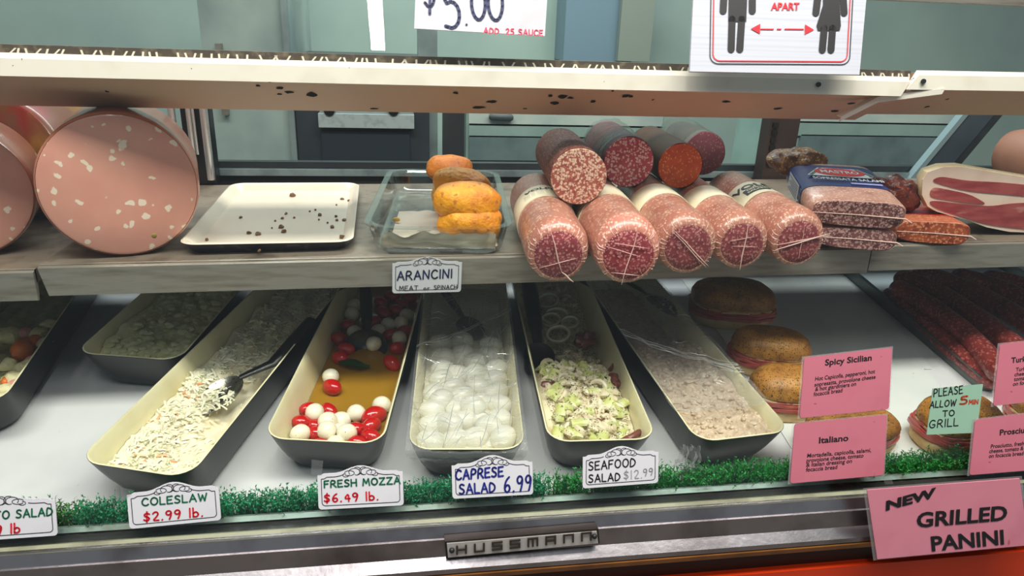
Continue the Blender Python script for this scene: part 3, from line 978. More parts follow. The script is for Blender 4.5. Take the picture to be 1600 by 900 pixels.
# ---- vegetable salad at the left edge
VG = mat('veg_salad', (176, 168, 120), .45, var=(50, (120, 126, 80), .4, .7), bump=(150, .4, .003))
def hv(u, v): return .045 + .010 * nz(u * 3, v * 8, 1) + .004 * nz(u * 9, v * 26, 4)
m, fn = surf(farb, hv, 30, 60)
tag(link('vegetable_salad', m, VG, M=farb.M), 'dressed vegetable salad filling the bin at the left edge', 'salad', kind='stuff')
VC = [mat('cauliflower', (226, 216, 172), .5, var=(120, (196, 186, 130), .45, .7), bump=(200, .5)), mat('pickled_carrot', (222, 112, 40), .4, var=(60, (196, 84, 24), .45, .7)), mat('pink_radish', (216, 150, 140), .4, var=(90, (236, 200, 190), .5, .7))]
vegs = [(8, 610, 0, .014), (20, 592, 0, .015), (38, 575, 0, .016), (14, 570, 0, .014), (50, 562, 2, .010), (10, 596, 1, .011), (24, 600, 2, .010), (6, 622, 0, .012), (35, 546, 1, .024), (52, 535, 1, .016), (15, 524, 0, .020), (60, 520, 0, .014), (38, 520, 2, .013), (78, 508, 0, .013), (70, 535, 0, .012)]
kinds = ['cauliflower_piece', 'carrot_piece', 'radish_piece']
vl = {0: 'cream cauliflower piece', 1: 'orange carrot piece', 2: 'pink radish piece'}
cnt = {0: 0, 1: 0, 2: 0}
for x, y, c, r in sorted(vegs, key=lambda q: -q[1]):
    o = U(x, y, RIM.off(-.022))
    m = MB(); m.ell((0, 0, 0), (r, r * (.9 if c != 1 else .6), r * .7), n=12, k=8, bump=.35 if c == 0 else .15, bs=110, seed=x)
    ob = link(kinds[c], m, VC[c], M=Matrix.Translation(o) @ Matrix.Rotation(rnd.uniform(0, 3), 4, 'Z'))
    tag(ob, '%s in the far-left salad bin, %s the front glass' % (vl[c], ORD[cnt[c]]), ('cauliflower', 'carrot', 'radish')[c], 'vegetables in the far-left bin')
    cnt[c] += 1

# ---- tomatoes and mozzarella in oil
OIL = mat('herb_oil', (160, 118, 34), .08, spec=.6, var=(12, (142, 104, 30), .45, .75), speck=(330, (70, 60, 20), .14, .05, .25))
def ho(u, v): return .0235
m, fn = surf(mozb, ho, 24, 40)
tag(link('herb_oil', m, OIL, M=mozb.M), 'golden herb oil pooled around the tomatoes and mozzarella', 'oil', kind='stuff')
TOM = mat('grape_tomato', (190, 18, 16), .12, spec=.6, var=(40, (170, 12, 12), .5, .8), coat=.4)
MOZ = mat('mozzarella', (240, 234, 214), .3, var=(30, (226, 214, 178), .5, .8), speck=(240, (90, 84, 40), .12, .05, .14), sss=.15, bump=(90, .12))
OILP = Plane(mozb.M @ Vector((0, 0, .024)), mozb.pl.n)
tpx = [(469, 661, 1), (494, 660, 1), (481, 640, 1), (513, 642, 1), (497, 677, 1), (550, 671, 1), (584, 650, 1.35), (579, 667, 1.1), (575, 681, 1.1), (558, 688, 1), (519, 605, 1.2), (531, 559, 1.1), (612, 567, 1.1), (621, 544, 1.05), (546, 509, 1.1), (531, 530, 1.1), (600, 489, 1.1), (618, 485, 1.1), (595, 473, 1.1), (609, 523, 1), (634, 516, 1.1), (640, 466, 1.1), (585, 503, 1.1), (508, 688, 1), (541, 545, 1), (628, 476, 1), (612, 463, 1.1)]
bpx = [(471, 678), (531, 656), (512, 680), (552, 648), (530, 673), (541, 684), (515, 661), (491, 649), (517, 588), (584, 537), (592, 518), (609, 506), (626, 508), (635, 493), (624, 529), (550, 491), (551, 477), (554, 519), (596, 634), (526, 690)]
items = []
for (x, y, s) in tpx: items.append(['t', U(x, y, OILP, .008), .0118 * s, (x, y)])
for (x, y) in bpx: items.append(['b', U(x, y, OILP, .009), .0140, (x, y)])
def relax(items, pl, B, it=60, k=.86, floor=.0):
    inv = B.M.inverted()
    for it_ in range(it):
        for i in range(len(items)):
            for j in range(i):
                a, b = items[i], items[j]
                d = a[1] - b[1]; need = (a[2] + b[2]) * k
                if d.length < need:
                    q = d.normalized() if d.length > 1e-5 else Vector((1, 0, 0))
                    q = (q + pl.n * .25).normalized() if q.dot(pl.n) > 0 else q
                    mv = q * (need - d.length) * .5
                    a[1] += mv; b[1] -= mv
        for a in items:
            p = inv @ a[1]
            p.z = max(p.z, floor + a[2] * .8)
            hw = inner_hw(B, p.z) - a[2] * .92; y0, y1 = inner_y(B, p.z)
            p.x = max(-hw, min(hw, p.x)); p.y = max(y0 + a[2] * .95, min(y1 - a[2], p.y))
            a[1] = B.M @ p
relax(items, OILP, mozb, floor=.008)
items.sort(key=lambda q: q[1].y)
nt = nb = 0
tms = []
for v in range(3):
    m = MB(); m.ell((0, 0, 0), (.0150, .0108, .0108), n=18, k=12, bump=.06, bs=60, seed=v); tms.append(m)
tom0 = [None] * 3
mz0 = [None] * 3
for it in items:
    if it[0] == 't':
        v = nt % 3; s = it[2] / .0118
        R_ = Matrix.Rotation(rnd.uniform(-.9, .9) if s < 1.3 else .5, 4, 'Z') @ Matrix.Rotation(rnd.uniform(-.2, .5), 4, 'Y')
        MM = Matrix.Translation(it[1]) @ R_ @ Matrix.Scale(s, 4)
        if tom0[v] is None:
            o = tom0[v] = link('grape_tomato', tms[v], TOM, M=MM)
        else:
            o = tom0[v].copy(); COL.objects.link(o); o.matrix_basis = MM
        tag(o, 'red grape tomato in the oil bin, %s the front rim among the tomatoes' % ORD[nt], 'tomato', 'grape tomatoes in the oil bin'); nt += 1
    else:
        v = nb % 3
        MM = Matrix.Translation(it[1]) @ Matrix.Rotation(rnd.uniform(0, 3), 4, 'Z')
        if mz0[v] is None:
            m = MB(); m.ell((0, 0, 0), (.0142, .0135, .0132), n=18, k=12, bump=.10, bs=50, seed=v + 9)
            o = mz0[v] = link('mozzarella_ball', m, MOZ, M=MM)
        else:
            o = mz0[v].copy(); COL.objects.link(o); o.matrix_basis = MM
        tag(o, 'small mozzarella ball in the oil bin, %s the front rim among the balls' % ORD[nb], 'mozzarella', 'small mozzarella balls in the oil bin'); nb += 1
# basil leaf
c = U(553, 566, OILP, .012)
m = MB()
m.grid(lambda s, t: c + Vector(((t - .5) * .052, (s - .5) * .026 * math.sin(math.pi * (.06 + .9 * t)) - (t - .5) * .01, .003 * math.sin(5 * t) - .005 * abs(s - .5))), 6, 12)
lm = MB(); lm.v = m.v + [p - Vector((0, 0, .0006)) for p in m.v]; n_ = len(m.v); lm.f = m.f + [[i + n_ for i in f[::-1]] for f in m.f]; lm.m = [0] * len(lm.f)
tag(link('basil_leaf', lm, mat('basil', (34, 72, 26), .35, var=(80, (22, 50, 18), .45, .7)), world=True), 'dark green basil leaf floating in oil in front of the black ladle', 'leaf')
# black ladle in the oil
lb = U(572, 541, OILP, .010)
spoon('ladle', 'black plastic ladle standing in the tomato and mozzarella oil bin', lb, U(571, 440, RIM.off(.045)), U(573, 500, RIM.off(.005)), (.036, .030), BPLAS, BPLAS, hr=.010, depth=.014)

# ---- mozzarella bin under film
BALL = mat('mozzarella_white', (246, 243, 230), .28, var=(20, (238, 232, 210), .5, .8), sss=.2, bump=(60, .1))
WHEY = mat('whey', (240, 235, 208), .2, var=(20, (214, 206, 160), .5, .8))
def hw_(u, v): return .0415 - .008 * v
m, fn = surf(capb, hw_, 20, 30)
tag(link('whey', m, WHEY, M=capb.M), 'cloudy pale whey around the white mozzarella balls under film', 'whey', kind='stuff')
cpx = [(689, 536), (722, 533), (767, 540), (692, 558), (724, 553), (743, 566), (764, 556), (692, 577), (775, 577), (692, 594), (722, 586), (745, 604), (774, 594), (776, 612), (708, 606), (722, 620), (682, 618), (684, 636), (712, 636), (750, 632), (778, 633), (690, 655), (718, 662), (750, 657), (782, 658), (688, 680), (717, 687), (745, 685), (775, 686), (666, 640), (664, 668), (738, 640), (700, 670), (762, 672), (672, 690), (795, 690), (735, 585)]
WP = Plane(capb.M @ Vector((0, 0, .038)), capb.pl.n)
its = [['c', U(x, y, WP, .004), .0176, (x, y)] for x, y in cpx]
relax(its, WP, capb, k=.80, floor=.010)
its.sort(key=lambda q: q[1].y)
c0 = [None] * 3
for i, it in enumerate(its):
    v = i % 3
    MM = Matrix.Translation(it[1]) @ Matrix.Rotation(rnd.uniform(-.8, .8), 4, 'Z') @ Matrix.Rotation(rnd.uniform(-.3, .3), 4, 'X')
    if c0[v] is None:
        m = MB(); m.ell((0, 0, 0), (.0205, .0175, .0165), n=20, k=12, bump=.10, bs=40, seed=v + 20)
        o = c0[v] = link('mozzarella_egg', m, BALL, M=MM)
    else:
        o = c0[v].copy(); COL.objects.link(o); o.matrix_basis = MM
    tag(o, 'white mozzarella ball under film, %s the front rim of the middle bin' % ORD[i], 'mozzarella', 'mozzarella balls under film')
spoon('serving_spoon', 'black spoon buried at the back of the film-covered mozzarella bin', U(735, 512, WP, .012), U(692, 452, RIM.off(.0)), U(712, 480, RIM.off(-.012)), (.024, .03), BPLAS, BPLAS, hr=.008)

# ---- seafood salad
SFM = [mat('squid_white', (232, 220, 190), .35, var=(60, (214, 190, 150), .5, .75), speck=(260, (90, 60, 30), .2, .06, .25)), mat('celery', (200, 204, 124), .35, var=(40, (226, 226, 186), .42, .62), speck=(230, (60, 56, 20), .16, .05, .2)), mat('octopus', (124, 70, 58), .3, var=(60, (96, 50, 46), .45, .7), bump=(160, .5)), mat('herb_flakes', (70, 56, 26), .6), mat('salad_dressing', (150, 128, 60), .2, var=(30, (118, 92, 40), .4, .7))]
def hs(u, v):
    heap = math.exp(-((v - .18) / .22) ** 2) * (1 - .35 * max(0, u)) * .050
    back = .020 * max(0, min(1, (v - .5) * 3))
    return .012 + heap + back + .006 * nz(u * 4, v * 12, 3)
m, fn = surf(seab, hs, 30, 70)
def bit(mb, p, kind):
    if kind == 0:   # squid shred / ring piece
        R_ = rnd.uniform(.007, .013); a0 = rnd.uniform(0, 6.28); sp_ = rnd.uniform(1.6, 4.2)
        n = Vector((rnd.gauss(0, .7), rnd.gauss(0, .7), 1)).normalized(); a = n.orthogonal().normalized(); b = n.cross(a)
        mb.tube([p + a * R_ * math.cos(a0 + sp_ * i / 7) + b * R_ * math.sin(a0 + sp_ * i / 7) for i in range(8)], [.0016, .0036, .0044, .0048, .0048, .0042, .0034, .0014], 7, 0)
    elif kind == 3:
        d = Vector((rnd.gauss(0, 1), rnd.gauss(0, 1), rnd.gauss(0, .3))).normalized() * rnd.uniform(.001, .0028)
        n = Vector((rnd.gauss(0, .3), rnd.gauss(0, .3), 1)).cross(d).normalized() * .0006
        mb.add([p - d, p + n, p + d, p - n, p + Vector((0, 0, .0008))], [(0, 1, 4), (1, 2, 4), (2, 3, 4), (3, 0, 4)], 3)
for i in range(420):
    s, t = rnd.uniform(.12, .88), .06 + rnd.random() ** 1.3 * .88
    if t > .38 and rnd.random() < .55: continue
    p = Vector(fn(s, t)) + Vector((0, 0, rnd.uniform(0, .006)))
    bit(m, p, 0)
for i in range(1700):
    s, t = rnd.uniform(.04, .96), rnd.random() ** 1.5 * .8
    bit(m, Vector(fn(s, t)) + Vector((0, 0, rnd.uniform(.006, .018))), 3)
tag(link('seafood_salad', m, [SFM[0], SFM[1], SFM[2], SFM[3], SFM[4]], M=seab.M), 'white squid strips flecked with herbs and dressing in the seafood bin', 'seafood salad', kind='stuff')
# celery chunks, one by one
cel = []
spots = []
while len(spots) < 46:
    s, t = rnd.uniform(.08, .92), rnd.random() ** 1.2 * .42 + .03
    p = seab.M @ (Vector(fn(s, t)) + Vector((0, 0, .007)))
    if all((p - q).length > .0095 for q in spots): spots.append(p)
spots.sort(key=lambda p: p.y)
for dec in ('fift', 'sixt', 'sevent'):
    ORD += [dec + 'ieth nearest'] + [dec + 'y-%s nearest' % w for w in 'first second third fourth fifth sixth seventh eighth ninth'.split()]
ce0 = [None] * 4
for i, p in enumerate(spots):
    v = i % 4
    MM = Matrix.Translation(p) @ Matrix.Rotation(rnd.uniform(0, 6.28), 4, 'Z') @ Matrix.Rotation(rnd.uniform(-.6, .6), 4, 'X')
    if ce0[v] is None:
        L_, w_, h_ = (.013, .009, .011, .015)[v] * .8, (.010, .008, .008, .009)[v] * .95, .003
        m = MB()
        prof_ = [(math.cos(a) * w_, math.sin(a) * w_ * .8) for a in [math.pi * k / 8 for k in range(9)]] + [(math.cos(a) * w_ * .55, math.sin(a) * w_ * .8 * .45) for a in [math.pi * (8 - k) / 8 for k in range(9)]]
        m.loft([[(x, -L_, z) for x, z in prof_], [(x, L_, z) for x, z in prof_]])
        o = ce0[v] = link('celery_piece', m, SFM[1], M=MM)
    else:
        o = ce0[v].copy(); COL.objects.link(o); o.matrix_basis = MM
    tag(o, 'chopped green celery piece in the seafood salad, %s the front rim' % ORD[i], 'celery', 'celery pieces in the seafood salad')
# squid rings at the back and octopus pieces
SFP = Plane(seab.M @ Vector((0, 0, .040)), seab.pl.n)
SQR = mat('squid_ring', (196, 190, 160), .3, var=(60, (168, 160, 126), .5, .75))
for i, (x, y, r, lab) in enumerate([(856, 470, .019, 'topmost'), (868, 495, .022, 'large'), (890, 504, .015, 'rightmost'), (860, 500, .017, 'lower left'), (872, 522, .02, 'lowest')]):
    c = U(x, y, SFP, .014); m = MB()
    a, b = Vector((1, 0, .1)).normalized(), Vector((0, .8, .6)).normalized()
    pts = [c + a * r * math.cos(t) + b * r * .75 * math.sin(t) for t in [2 * math.pi * k / 20 for k in range(20)]]
    rings = []
    for k in range(20):
        tn = (pts[(k + 1) % 20] - pts[k - 1]).normalized(); n1 = a.cross(b).normalized(); n2 = tn.cross(n1)
        rings.append([pts[k] + n1 * .005 * math.cos(q) + n2 * .0032 * math.sin(q) for q in [2 * math.pi * j / 8 for j in range(8)]])
    m.loft(rings, close=True)
    tag(link('squid_ring', m, SQR, world=True), 'pale squid ring at the back of the seafood salad, the %s one' % lab, 'squid ring', 'squid rings at the back of the seafood salad')
for i, (x, y, rx, ry, lab) in enumerate([(961, 594, .0095, .014, 'dark round octopus piece against the right wall of the seafood bin'), (858, 607, .014, .011, 'brown octopus piece at the left of the celery heap'), (878, 655, .013, .010, 'brown octopus piece near the front left of the seafood bin'), (985, 684, .03, .006, 'long dark octopus tentacle along the front rim of the seafood bin'), (936, 664, .010, .009, 'brown octopus piece at the front centre of the seafood bin'), (915, 532, .022, .016, 'large dark red octopus piece behind the celery heap')]):
    m = MB(); m.ell((0, 0, 0), (rx, ry, min(rx, ry) * .8), n=22, k=14, bump=.7, bs=110, seed=i)
    tag(link('octopus_piece', m, SFM[2], M=Matrix.Translation(U(x, y, SFP, .010)) @ Matrix.Rotation(.2 * i, 4, 'Z')), lab, 'octopus', 'octopus pieces in the seafood salad')
m = MB(); a, b = U(953, 578, SFP, .008), U(968, 545, SFP, .016)
m.tube([a, a.lerp(b, .4) + Vector((.004, 0, 0)), a.lerp(b, .8) + Vector((.003, 0, 0)), b], [.0035, .003, .0018, .0006], 8)
tag(link('octopus_tentacle', m, SFM[2], world=True), 'thin curled octopus tentacle pointing up the right wall of the seafood bin', 'octopus')
spoon('serving_spoon', 'dark serving spoon standing at the left back of the seafood bin', U(843, 556, SFP, .004), U(826, 440, RIM.off(.02)), U(836, 505, RIM.off(.0)), (.026, .03), BPLAS, BPLAS, hr=.013, depth=.012)

# ---- tuna salad
TUN = mat('tuna_salad', (214, 192, 168), .5, var=(70, (190, 164, 138), .42, .68), var2=(200, (232, 218, 198), .55, .75), speck=(160, (120, 116, 60), .12, .05, .1), bump=(220, .6, .003))
def ht(u, v):
    f = max(0, min(1, (.62 - v) * 6))
    sm = max(0, min(1, (-.25 - u - (v - .15) * 1.2) * 3)) * (1 if v < .25 else 0)
    return .016 + .038 * f + f * (1 - sm) * (.010 * nz(u * 3, v * 9, 11) + .006 * nz(u * 9, v * 26, 4) + .003 * nz(u * 22, v * 70, 4)) - .01 * sm
m, fn = surf(tunb, ht, 60, 130)
for i in range(520):
    s, t = rnd.uniform(.08, .96), rnd.uniform(.05, .60)
    p = Vector(fn(s, t)); r = rnd.uniform(.002, .0052)
    m.ell(p, (r * rnd.uniform(.8, 1.5), r, r * .7), n=7, k=5, bump=.5, bs=160, seed=i)
tag(link('tuna_salad', m, TUN, M=tunb.M), 'flaky beige tuna salad filling the front of its bin', 'tuna salad', kind='stuff')
TP = Plane(tunb.M @ Vector((0, 0, .045)), tunb.pl.n)
spoon('serving_spoon', 'black spoon smeared with salad, lying at the back of the tuna bin', U(1040, 478, TP, .018), U(962, 430, RIM.off(.01)), U(1000, 452, RIM.off(.008)), (.024, .044), mat('smeared_spoon', (40, 36, 36), .3, var=(160, (196, 180, 168), .56, .66)), BPLAS, hr=.007, depth=-.010)

# ---- cling film over two bins
CREASE_GLINT = clear('film_crease_glint', (.95, .95, .95), 6.0, 1.6, .25, None, .5)  # glints along film folds, painted as milky pale lines
def film(name, label, B, v0, v1, side, fold, amp):
    m = MB()
    def fn(s, t):
        u = s * 2 - 1
        y = -.004 + (B.L * v1 - B.L * v0 + .004) * t + B.L * v0
        x = u * (B.hw + .003)
        z = BIN_H + .0035 - .006 * (1 - u * u) + amp * nz(u * 3 + t * 5, t * 9 - u * 4, 6) + amp * .6 * nz(u * 10 - t * 9, t * 5, 2)
        return (x, y, z)
    m.grid(fn, 50, 80)
    # skirt down the front
    def sk(s, t):
        u = s * 2 - 1
        p = Vector(fn(s, 0))
        d = .034 * t
        return (p.x * (1 - .10 * t), p.y - .003 * math.sin(math.pi * min(1, t * 2)) + .020 * t * t, p.z - d + .003 * nz(u * 12, t * 3, 5) * t)
    if side:
        m.grid(sk, 50, 10)
    # gathered fold running across
    for k in range(fold[0]):
        f0 = fold[1] + k * .012
        pts = []
        for i in range(14):
            q = i / 13
            p = Vector(fn(q, min(1, max(0, f0 + fold[2] * (q - .5) + .02 * nz(q * 5, k * 3.1)))))
            pts.append(p + Vector((0, 0, .003 + .003 * nz(q * 9, k))))
        m.tube(pts, .0006, 5, 1)
    # fine creases, pale tubes that paint the glints on the film
    rq = random.Random(len(label))
    for k in range(fold[3]):
        a0, b0 = rq.uniform(.02, .98), rq.random() ** 1.0; an = rq.gauss(.5, .7); ll = rq.uniform(.06, .34)
        pts = []
        for i in range(8):
            q = i / 7 - .5
            s_, t_ = a0 + q * ll * math.cos(an), b0 + q * ll * .7 * math.sin(an) + .006 * math.sin(q * 7 + k)
            if not (0 <= s_ <= 1 and 0 <= t_ <= 1): continue
            pts.append(Vector(fn(s_, t_)) + Vector((0, 0, .0008)))
        if len(pts) > 3:
            w_ = rq.uniform(.00012, .00042)
            m.tube(pts, [w_ * (.2 + 1.6 * math.sin(math.pi * (i + .5) / len(pts))) for i in range(len(pts))], 4, 1)
    return tag(link(name, m, [FILMM, CREASE_GLINT], M=B.M), label, 'cling film')
film('cling_film', 'wrinkled cling film stretched over the white mozzarella ball bin', capb, 0, .92, True, (2, .60, .25, 150), .003)
film('cling_film', 'bunched cling film pulled back across the tuna salad bin', tunb, .12, .92, False, (5, .30, -.28, 70), .004)
# crumpled film hanging between the two right bins
m = MB()
p0 = U(1073, 690, RIM)
m.grid(lambda s, t: p0 + Vector(((s - .5) * .045 * (.6 + .5 * t) + .008 * nz(s * 6, t * 4, 3), -.010 + .016 * nz(s * 9, t * 5, 7), -.062 * t)), 16, 12)
tag(link('cling_film', m, FILMM, world=True), 'crumpled film tail hanging at the front left corner of the tuna bin', 'cling film')
# ---------------------------------------------------------------- logs on the middle shelf
_d = ray(716, 32); LD = Vector((_d.x, _d.y, 0)).normalized(); LN = Vector((LD.y, -LD.x, 0))
UPV = Vector((0, 0, 1))
FAT = (236, 206, 190)
CAS = [mat('salami_casing', (190, 128, 110), .34, var=(26, (166, 100, 86), .42, .75), speck=(240, (222, 178, 156), .28, .2, .6), speck2=(330, (172, 98, 88), .22, .12, .4), coat=.25, bump=(90, .4)),
       mat('salami_casing_brown', (108, 56, 48), .5, var=(18, (86, 50, 48), .45, .75), speck=(300, (170, 118, 104), .28, .22, .6), spec=.15),
       mat('salami_casing_dark', (74, 52, 58), .5, var=(18, (130, 50, 56), .45, .65), spec=.15),
       mat('pepperoni_casing', (84, 60, 46), .5, var=(18, (64, 46, 36), .45, .75), spec=.15),
       mat('salami_casing_grey', (96, 84, 76), .34, var=(18, (70, 60, 56), .45, .75), coat=.5)]
FACE = [mat('salami_cut', (138, 62, 66), .35, var=(50, (108, 42, 48), .42, .66), speck=(270, (186, 120, 116), .30, .22, .75), speck2=(420, (206, 150, 142), .24, .2, .4), coat=.3),
        mat('cut_coarse', (168, 92, 80), .4, var=(60, (140, 66, 60), .45, .7), speck=(300, (226, 192, 168), .40, .24, .9), speck2=(330, (120, 44, 44), .22, .08, .4)),
        mat('cut_red', (190, 72, 88), .35, var=(40, (168, 52, 66), .45, .7), speck=(270, (236, 190, 190), .36, .2, .8)),
        mat('cut_orange', (212, 84, 26), .4, var=(60, (190, 62, 16), .45, .7), speck=(260, (240, 150, 80), .26, .1, .7)),
        mat('cut_purple', (160, 92, 102), .4, var=(30, (140, 74, 92), .45, .7), speck=(260, (206, 150, 146), .26, .1, .7))]
BAND = mat('label_cream', (232, 218, 190), .45)


def log_frame(o, d=None):
    d = d or LD
    return frame(o, Vector((d.y, -d.x, 0)), d, UPV)


def cyl(mb, prof, n=40, cz=0.0, mi=0, cap0=True, cap1=True):
    mb.loft([[Vector((r * math.sin(2 * math.pi * j / n), y, cz + r * math.cos(2 * math.pi * j / n))) for j in range(n)] for y, r in prof], cap0, cap1, mi=mi)


def cyl_text(mb, s, R, y, h, w, phi=0.0, cz=0.0, bold=.012, strk=False):
    vs, fs = font_mesh(s, bold)
    x0 = min(v.x for v in vs); x1 = max(v.x for v in vs)
    sx = w / (x1 - x0)
    mb.add([Vector((R * math.sin(phi + ((v.x - x0) * sx - w / 2) / R), y + v.y * h / .72, cz + R * math.cos(phi + ((v.x - x0) * sx - w / 2) / R))) for v in vs], fs)


def wrapped_salami(label, o, r, L, band=None, text=None, fr=.74, twist=0, face_drop=.0, label_roll=0.0):
    t = thing('salami', label, 'salami', log_frame(o), 'wrapped salami logs in the bottom row')
    m = MB()
    cyl(m, [(-.010, r * fr), (-.010, r * (fr + .04)), (-.006, r * .90), (.002, r * .975), (.014, r), (L - .02, r), (L - .004, r * .8), (L, r * .4)], cz=r, cap0=False)
    # slight lumpiness
    m.v = [p + Vector((p.x, 0, p.z - r)).normalized() * (.0012 * noise.noise(p * 38 + o * 50)) if p.y > -.005 else p for p in m.v]
    def drop(m):
        m.v = [Vector((p.x, p.y, p.z - .12 * r * max(0, min(1, (.003 - p.y) / .012)))) for p in m.v]
    drop(m)
    link('casing', m, CAS[0], t)
    m = MB(); cyl(m, [(-.0095, r * fr * 1.01), (-.0112, r * fr * .93), (-.0118, r * fr * .4), (-.0118, r * .02)], cz=r)
    drop(m)
    link('cut_face', m, FACE[0], t)
    # gathered clear film over the end
    m = MB()
    rr = random.Random(hash(label) % 1000 if False else len(label) * 7 + twist)
    for k in range(26):
        a = 2 * math.pi * k / 26 + rr.uniform(-.1, .1)
        p = [(fr * .98, -.0105), (.88, -.0072), (.965, .0015)]
        m.tube([Vector((r * f * math.sin(a + rr.uniform(-.03, .03)), y - .0006, r + r * f * math.cos(a))) for f, y in p], [.0001, .00035, .0001], 4)
    def line(a0, r0, a1, r1, w=.0009):
        p, q = Vector((r * r0 * math.sin(a0), -.0128, r + r * r0 * math.cos(a0))), Vector((r * r1 * math.sin(a1), -.0128, r + r * r1 * math.cos(a1)))
        m.tube([p, p.lerp(q, .3) + Vector((.0006, -.0008, .0004)), p.lerp(q, .7) + Vector((-.0008, -.0008, .0003)), q], [w * .2, w * .42, w * .5, w * .15], 5)
    if twist == 0:
        line(-.35, .8, 2.9, .55, .0018); line(-2.2, .7, 1.7, .6); line(2.9, .55, 2.6, 1.0, .0024)
    elif twist == 1:
        line(.25, .75, 3.3, .9, .0016); line(-.9, .6, 1.2, .62); line(-1.2, .75, 1.6, .3); line(-2.4, .7, 2.6, .7)
    elif twist == 2:
        line(-.75, .8, 2.25, .95, .0016); line(-.82, .8, 2.33, .92, .0012)
    elif twist == 3:
        line(.1, .8, 3.1, .9, .0022); line(-1.3, .5, .9, .5); line(-1.7, .35, 1.7, .45)
    else:
        line(-1.9, .85, 1.25, 1.1, .0022); line(-1.7, .8, 1.3, 1.05, .0016); line(.1, .6, 3.0, .6)
    drop(m)
    link('film_wrap', m, mat('film_glint', (226, 188, 178), .25, spec=.7), t)
    if band:
        y0, y1 = band
        m = MB(); cyl(m, [(y0, r * 1.004), (y0, r + .0012), (y1, r + .0012), (y1, r * 1.004)], cz=r, cap0=False, cap1=False)
        b = link('label_band', m, BAND, t); b['label'] = 'cream paper label band'
        if text:
            m = MB(); R2 = r + .0020
            if text == 'full':
                bx = MB(); rows = []
                for i in range(13):
                    a = label_roll - .48 + .96 * i / 12
                    rows.append([Vector((R2 * math.sin(a), y0 + yy, r + R2 * math.cos(a))) for yy in (.014, .034)])
                for i in range(12):
                    bx.add([rows[i][0], rows[i + 1][0], rows[i + 1][1], rows[i][1]], [(0, 1, 2, 3)])
                link('label_box', bx, INK, b)
                cyl_text(m, 'VOLPI', R2, y0 + .038, .017, .070, label_roll, r, .03)
                link('label_lettering', m, INK, b, smooth=False)
                m = MB(); cyl_text(m, 'GENOA', R2 + .0006, y0 + .0255, .006, .030, label_roll, r, .02); cyl_text(m, 'SALAME', R2 + .0006, y0 + .0165, .006, .034, label_roll, r, .02)
                link('box_lettering', m, BAND, b, smooth=False)
            else:
                cyl_text(m, 'VOLPI', R2, y0 + .042, .010, .045, label_roll, r, .03)
                for k in range(6):
                    cyl_text(m, 'lllllll llll lllllll lll llllll', R2, y0 + .014 + k * .0042, .0014, .050, label_roll, r, .0)
                link('label_lettering', m, INK, b, smooth=False)
    return t


bot = []
RB = [.0425, .0448, .0428, .0405, .0412]
for i, (x, y) in enumerate([(868, 437), (975, 440), (1066, 425), (1147, 417), (1236, 413)]):
    p = U(x, y, SHELF); bot.append(p)
qs = [p.dot(LN) for p in bot]
for i in range(1, 5):   # logs lie side by side without passing through each other
    need = qs[i - 1] + RB[i - 1] + RB[i] + .0006
    qs[i] = max(qs[i], need)
for i in range(5):
    bot[i] = bot[i] + LN * (qs[i] - bot[i].dot(LN))
    bot[i].z = shelf_z(bot[i].x) + .0006
print('logs', [tuple(round(c, 3) for c in p) for p in bot])
wrapped_salami('wrapped pink salami log at the left end of the bottom row, beside the glass dish', bot[0], RB[0], .30, (.115, .185), 'small', twist=0, label_roll=-.25)
wrapped_salami('wrapped pink salami log, second from the left in the bottom row, jutting furthest forward', bot[1], RB[1], .30, (.120, .185), None, twist=1)
wrapped_salami('wrapped pink salami log in the middle of the bottom row', bot[2], RB[2], .29, (.105, .17), None, twist=2)
wrapped_salami('wrapped pink salami log, second from the right in the bottom row', bot[3], RB[3], .29, (.095, .16), None, twist=3)
wrapped_salami('wrapped pink salami log at the right end of the bottom row, large label showing', bot[4], RB[4], .29, (.105, .175), 'full', twist=4, label_roll=-.28)


def proj(p):
    c = ROT.transposed() @ (p - CAM)
    return CX + F * c.x / -c.z, CY - F * c.y / -c.z


